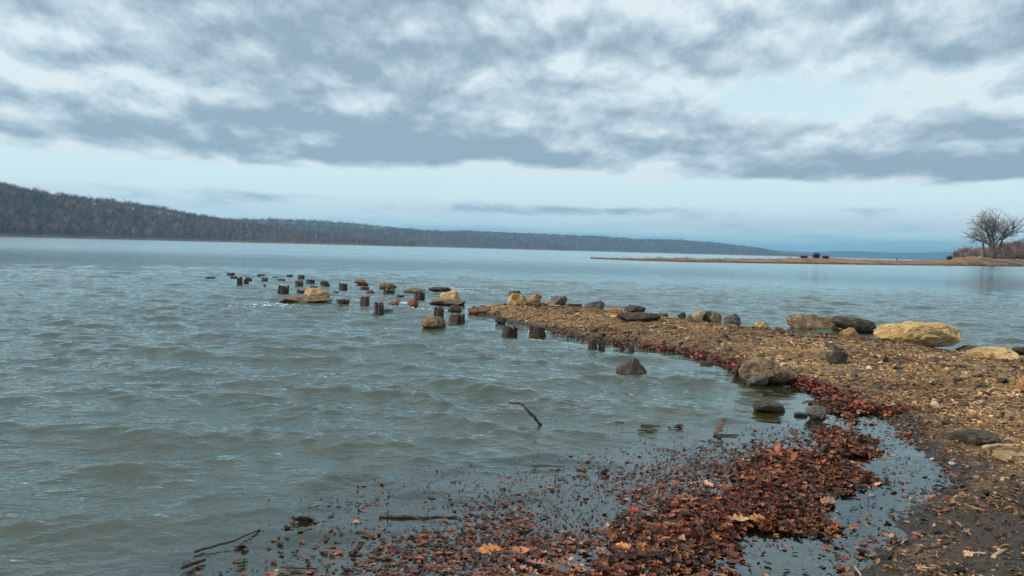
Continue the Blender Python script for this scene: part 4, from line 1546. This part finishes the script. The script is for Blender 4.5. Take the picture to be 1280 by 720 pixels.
OR = (0.62, 0.24, 0.075)
single_leaf('fallen_leaf', 612, 689, 28, OR, 'large flat orange leaf afloat, lower centre', 0.35, 0.2, 1)
single_leaf('fallen_leaf', 652, 690, 20, (0.5, 0.19, 0.08), 'orange leaf just right of the large flat orange one', 0.3, 0.4, 2)
single_leaf('fallen_leaf', 792, 638, 12, (0.42, 0.07, 0.03), 'red leaf standing on edge left of the leaf bank', 0.9, 0.5, 3)
single_leaf('fallen_leaf', 778, 692, 18, (0.6, 0.26, 0.06), 'orange yellow curled leaf, left of another orange one', 0.5, 0.6, 4)
single_leaf('fallen_leaf', 800, 690, 12, (0.55, 0.22, 0.05), 'small round orange leaf in the lower leaf bank', 0.4, 0.3, 5)
single_leaf('fallen_leaf', 946, 657, 18, (0.42, 0.19, 0.06), 'orange brown oval leaf lying in the leaf bank centre', 0.6, 0.3, 6)
single_leaf('fallen_leaf', 922, 661, 24, (0.50, 0.28, 0.13), 'pale tan curled leaf left of the orange brown oval leaf', 0.3, 0.9, 7)
single_leaf('fallen_leaf', 972, 572, 14, (0.40, 0.10, 0.03), 'upright orange red leaf at the outer top of the bank', 0.3, 0.4, 8, up_=1.2)
single_leaf('fallen_leaf', 992, 586, 13, (0.36, 0.09, 0.03), 'second upright red leaf, lower and right of the first', 0.3, 0.4, 9, up_=1.1)
single_leaf('fallen_leaf', 1034, 632, 18, (0.42, 0.20, 0.11), 'pale brown leaf facing up near the puddle side of the bank', 0.8, 0.3, 10)
single_leaf('fallen_leaf', 1068, 664, 14, (0.42, 0.12, 0.05), 'orange leaf at the puddle edge below the bank', 0.4, 0.4, 11, water=False)
single_leaf('fallen_leaf', 1189, 584, 7, (0.5, 0.44, 0.34), 'tiny white leaf scrap beside the puddle', 0.9, 0.4, 12, water=False)


def clump(px, py, wpx, hpx, label, seed, name='leaf_clump', cols=LC):
    """a knot of soggy leaves and bark afloat: one mesh"""
    r_ = np.random.default_rng(seed)
    x, y, z_ = ground(px, py, water=True)
    s_ = math.hypot(y, CAMH) / FPX
    n_ = 12
    pos = np.stack([r_.normal(0, 0.22, n_) * wpx * s_, r_.normal(0, 0.15, n_) * wpx * s_, r_.uniform(0.0, 0.6, n_) * hpx * s_], -1)
    rm = np.einsum('nij,njk->nik', rotz(r_.uniform(0, 6.28, n_)), rotx(r_.normal(0, 0.9, n_)))
    cl = np.array([(0.05, 0.022, 0.015), (0.03, 0.016, 0.012), (0.11, 0.045, 0.028)])[r_.integers(0, 3, n_)]
    V = []; F = []; CC = []
    for i in range(n_):
        tv, tf = LEAF[i % len(LEAF)]
        v = (tv * wpx * s_ * 0.55) @ rm[i].T + pos[i]
        F.append(tf + len(V) * len(tv)); V.append(v); CC.append(np.repeat(cl[i:i + 1], len(tv), 0))
    o = mesh_np(name, np.concatenate(V), np.concatenate(F), M['leaf'], col=np.concatenate(CC), loc=(x, y, max(z_, 0.0) + 0.005))
    return tag(o, label, 'leaves')


clump(301, 694, 20, 17, 'dark soggy leaf clump under the slender slanting branch', 1)
clump(379, 653, 24, 6, 'flat black clump of leaves left of the long straight stick', 2)
clump(631, 614, 10, 6, 'small black clump afloat alone above the long stick', 3)
clump(726, 592, 12, 8, 'dark leaf clump, left one of two below the thin twig', 4)
clump(755, 592, 13, 6, 'brown leaf clump, right one of two below the thin twig', 5)
clump(846, 536, 15, 5, 'red brown clump afloat right of the two parallel sticks', 6)
clump(360, 664, 12, 8, 'dark leaf knot left below the flat black clump', 7)
# curled bark by the bay
single_leaf('curled_bark', 903, 543, 22, (0.10, 0.05, 0.035), 'curled dark bark standing out of the shallow water', 0.3, 1.2, 30, up_=1.0, cat='bark')

# ------------------------------------------------------------------ the lone tree on the sandbar and its neighbours
def grow_tree(base, height, seed, stems, name, label, twig_n=5, width=1.0):
    r_ = np.random.default_rng(seed)
    root = empty(name, tuple(base))
    tag(root, label, 'tree')
    TV, TF = [], []
    LV, LF = [], []
    KV, KF = [], []

    def add(bV, bF, V, F):
        o0 = sum(len(v) for v in bV)
        bV.append(V)
        bF.extend([tuple(int(q) + o0 for q in f_) for f_ in F])

    def branch(p, d, L, r0, lev):
        n_ = 5
        P_ = [p]
        dd = d.copy()
        for i in range(n_):
            dd = dd + r_.normal(0, 0.13, 3) + np.array([0, 0, 0.01])
            dd /= np.linalg.norm(dd)
            P_.append(P_[-1] + dd * L / n_)
        rads = np.linspace(r0, r0 * 0.55, len(P_))
        if lev == 0: add(TV, TF, *tube(P_, rads, 9))
        elif lev <= 2: add(LV, LF, *tube(P_, rads, 6))
        else: add(KV, KF, *tube(P_, rads, 3, cap=False))
        if lev >= 5 or r0 < 0.012:
            return
        nb = [4, 4, 4, 3, 2][lev]
        for i in range(nb):
            k = int(np.clip(r_.integers(3 if lev == 0 else 2, n_ + 1), 1, n_))
            side = r_.normal(size=3) * np.array([width, width, 0.35])
            side /= np.linalg.norm(side)
            nd = dd * 0.7 + side * 0.85 + np.array([0, 0, 0.1])
            nd /= np.linalg.norm(nd)
            branch(P_[k], nd, L * r_.uniform(0.5, 0.72), r0 * r_.uniform(0.38, 0.52), lev + 1)
        branch(P_[-1], dd, L * 0.6, r0 * 0.55, lev + 1)

    for (off, d, L, r0) in stems:
        d = np.array(d, float); d /= np.linalg.norm(d)
        branch(np.array(off, float), d, L * height, r0, 0)
    py_mesh('trunk', np.vstack(TV), TF, M['bark'], root, smooth=True)
    py_mesh('limbs', np.vstack(LV), LF, M['bark'], root, smooth=True)
    py_mesh('crown', np.vstack(KV), KF, M['twigs'], root)
    return root


bt = on_bar(1241, 0.5)
bt[2] -= 0.2
tr_ = grow_tree(bt, 21.5, 12, [((-0.2, 0, 0), (-0.16, 0, 1), 0.50, 1.0), ((0.5, 0.3, 0), (0.14, 0, 1), 0.46, 0.9), ((1.0, -0.2, 2.5), (0.75, 0.1, 1), 0.40, 0.6),
                               ((-0.6, 0.2, 4.0), (-0.75, 0.2, 1), 0.32, 0.4)], 'bare_tree', 'large leafless tree with spreading limbs standing on the sandbar at right')
b2 = on_bar(1229, 0.45)
b2[2] -= 0.2
root2 = empty('broken_tree', tuple(b2))
tag(root2, 'broken leaning trunk with a ragged stub top left of the large bare tree', 'tree')
k35 = np.hypot(b2[0], b2[1]) / FPX
V, F = tube([(0, 0, 0), (-0.2, 0, 3.0), (-0.9, 0, 7.0), (-2.2, 0, 11.0)], [0.5, 0.45, 0.4, 0.55], 9)
py_mesh('trunk', V, F, M['bark'], root2, smooth=True)
V, F = [], []
r_ = np.random.default_rng(5)
for i in range(26):
    a = np.array([-2.2, 0, 11.0]) - np.array([-1.3, 0, 4.0]) * r_.uniform(0, 0.8)
    e = a + r_.normal(size=3) * np.array([1.2, 1.0, 0.5]) + np.array([-0.1, 0, 1.0])
    v, f_ = tube([a, (a + e) / 2 + r_.normal(0, 0.15, 3), e], [0.12, 0.07, 0.03], 4)
    F += [tuple(int(q) + len(V) for q in g) for g in f_]
    V = list(V) + list(v)
py_mesh('crown', np.array(V), F, M['twigs'], root2)


def nest(px, py, rad, label):
    """ragged ball of twigs lodged in the tree"""
    d = ray(px, py)
    t_ = bt[1] / d[1]
    c_ = np.array([float(d[0] * t_), bt[1], CAMH + float(d[2] * t_)])
    V, F = [], []
    r2 = np.random.default_rng(int(px))
    for i in range(60):
        a = r2.normal(size=3); a = a / np.linalg.norm(a) * rad * r2.uniform(0.4, 1)
        b_ = r2.normal(size=3); b_ = b_ / np.linalg.norm(b_) * rad * r2.uniform(0.4, 1)
        v, f_ = tube([a, b_], [0.06, 0.04], 4)
        F += [tuple(int(q) + len(V) for q in g) for g in f_]
        V = list(V) + list(v)
    return tag(py_mesh('nest', np.array(V), F, M['stick'], loc=tuple(c_)), label, 'nest')


nest(1259, 287, 0.9, 'dark twig nest lower in the right limbs of the large bare tree')
nest(1267, 285, 0.65, 'smaller dark nest at the outer right of the large bare tree')


def bush(px, a, wd, ht, label, seed, name='bare_bush', col=(0.05, 0.036, 0.032), lowz=0.1):
    r2 = np.random.default_rng(seed)
    c_ = on_bar(px, a)
    V, F = [], []
    for i in range(120 if wd < 4 else 260):
        an = r2.uniform(0, 6.28)
        rr_ = r2.uniform(0, 0.5) * wd * 0.5
        p0 = np.array([math.cos(an) * rr_, math.sin(an) * rr_, -lowz])
        hh = ht * r2.uniform(0.4, 1.0) * (1 - (rr_ / wd) ** 2)
        p1 = np.array([math.cos(an) * rr_ * 2.0 + r2.normal() * 0.12 * wd, math.sin(an) * rr_ * 2.0 + r2.normal() * 0.12 * wd, hh])
        v, f_ = tube([p0, (p0 + p1) / 2 + r2.normal(0, 0.06 * wd, 3), p1], [0.06, 0.045, 0.03], 3, cap=False)
        F += [tuple(int(q) + len(V) for q in g) for g in f_]
        V = list(V) + list(v)
    V = np.array(V)
    o = py_mesh(name, V, F, M['forest'], loc=tuple(c_), col=np.tile(np.array([col]), (len(V), 1)))
    return tag(o, label, 'bush')


bush(1018, 0.55, 2.6, 1.6, 'dark leafless bush, tallest on the middle of the sandbar', 1)
bush(1031, 0.5, 2.2, 0.9, 'low dark bush just right of the tallest sandbar bush', 2)
bush(1005, 0.5, 2.6, 0.6, 'thin low scrub left of the tallest sandbar bush', 3)
bush(1185.5, 0.4, 2.6, 1.7, 'round dark bush at the left foot of the sand mound', 4)
bush(1252, 0.85, 9, 2.6, 'brown thicket right behind the large bare tree', 5, col=(0.075, 0.05, 0.042))
bush(1272, 0.7, 10, 3.0, 'brown thicket at the right edge of the sandbar', 6, col=(0.075, 0.05, 0.042))
bush(1226, 0.85, 8, 2.2, 'brown scrub behind the broken trunk', 7, col=(0.075, 0.05, 0.042))
bush(1204, 0.9, 7, 2.2, 'reddish scrub on top of the sand mound', 8, col=(0.11, 0.065, 0.045))
# white log lying on the sandbar
lg = [on_bar(1222, 0.25), on_bar(1240, 0.14), on_bar(1258, 0.12), on_bar(1271, 0.03)]
lg = np.array(lg); lg[:, 2] += 0.35
lg[0, 2] += 0.6
V, F = tube(lg - lg[0], [0.34, 0.3, 0.26, 0.16], 8)
tag(py_mesh('driftwood_log', V, F, M['drift'], smooth=True, loc=tuple(lg[0])), 'long bleached log lying on the sandbar below the large bare tree', 'log')
# slim pole and a small post
pb = on_bar(1188, 0.45)
d = ray(1188.5, 299)
t_ = pb[1] / d[1]
V, F = tube([(0, 0, -0.3), (0, 0, CAMH + float(d[2] * t_) - pb[2])], [0.05, 0.035], 6)
tag(py_mesh('slim_pole', V, F, M['drift'], loc=tuple(pb)), 'slim tall pole rising from the sandbar left of the mound', 'pole')
pb = on_bar(1120, 0.5)
V, F = tube([(0, 0, -0.2), (0.05, 0, 1.0)], [0.16, 0.12], 6)
tag(py_mesh('small_post', V, F, M['pile'], loc=tuple(pb)), 'short dark post on the low middle of the sandbar', 'post')


# ------------------------------------------------------------------ little patches of surf foam by the rocks
FO = []
for (px_f, py_f, sx, sy, n_) in [(517, 361, 1.2, 0.25, 260), (592, 362, 1.0, 0.2, 200), (338, 382, 0.35, 0.12, 90), (330, 383, 0.5, 0.08, 40), 
                                 (497, 378, 0.5, 0.15, 80), (535, 386, 0.4, 0.15, 60), (672, 414, 0.10, 0.04, 30), (505, 380, 0.3, 0.1, 30)]:
    x, y = at(px_f, py_f)
    FO.append(np.stack([x + rng.normal(0, sx, n_), y + rng.normal(0, sy, n_)], -1))
FO = np.concatenate(FO)
zf = np.maximum(wz_at(FO[:, 0], FO[:, 1]), np.maximum(terrain(FO[:, 0], FO[:, 1]), -1))
m_, t, out = material('white_foam')
principled(t, out, (0.75, 0.78, 0.78), 0.8)
fv, ff = ico(1)
tag(scatter('surf_foam', [(fv * np.array([1.6, 0.7, 0.35]), ff)], np.column_stack([FO, zf]), rotz(rng.uniform(-0.4, 0.4, len(FO))), 0.006 + 0.03 * rng.uniform(0, 1, len(FO)) ** 2,
    np.full((len(FO), 3), 0.8), m_), kind='stuff')
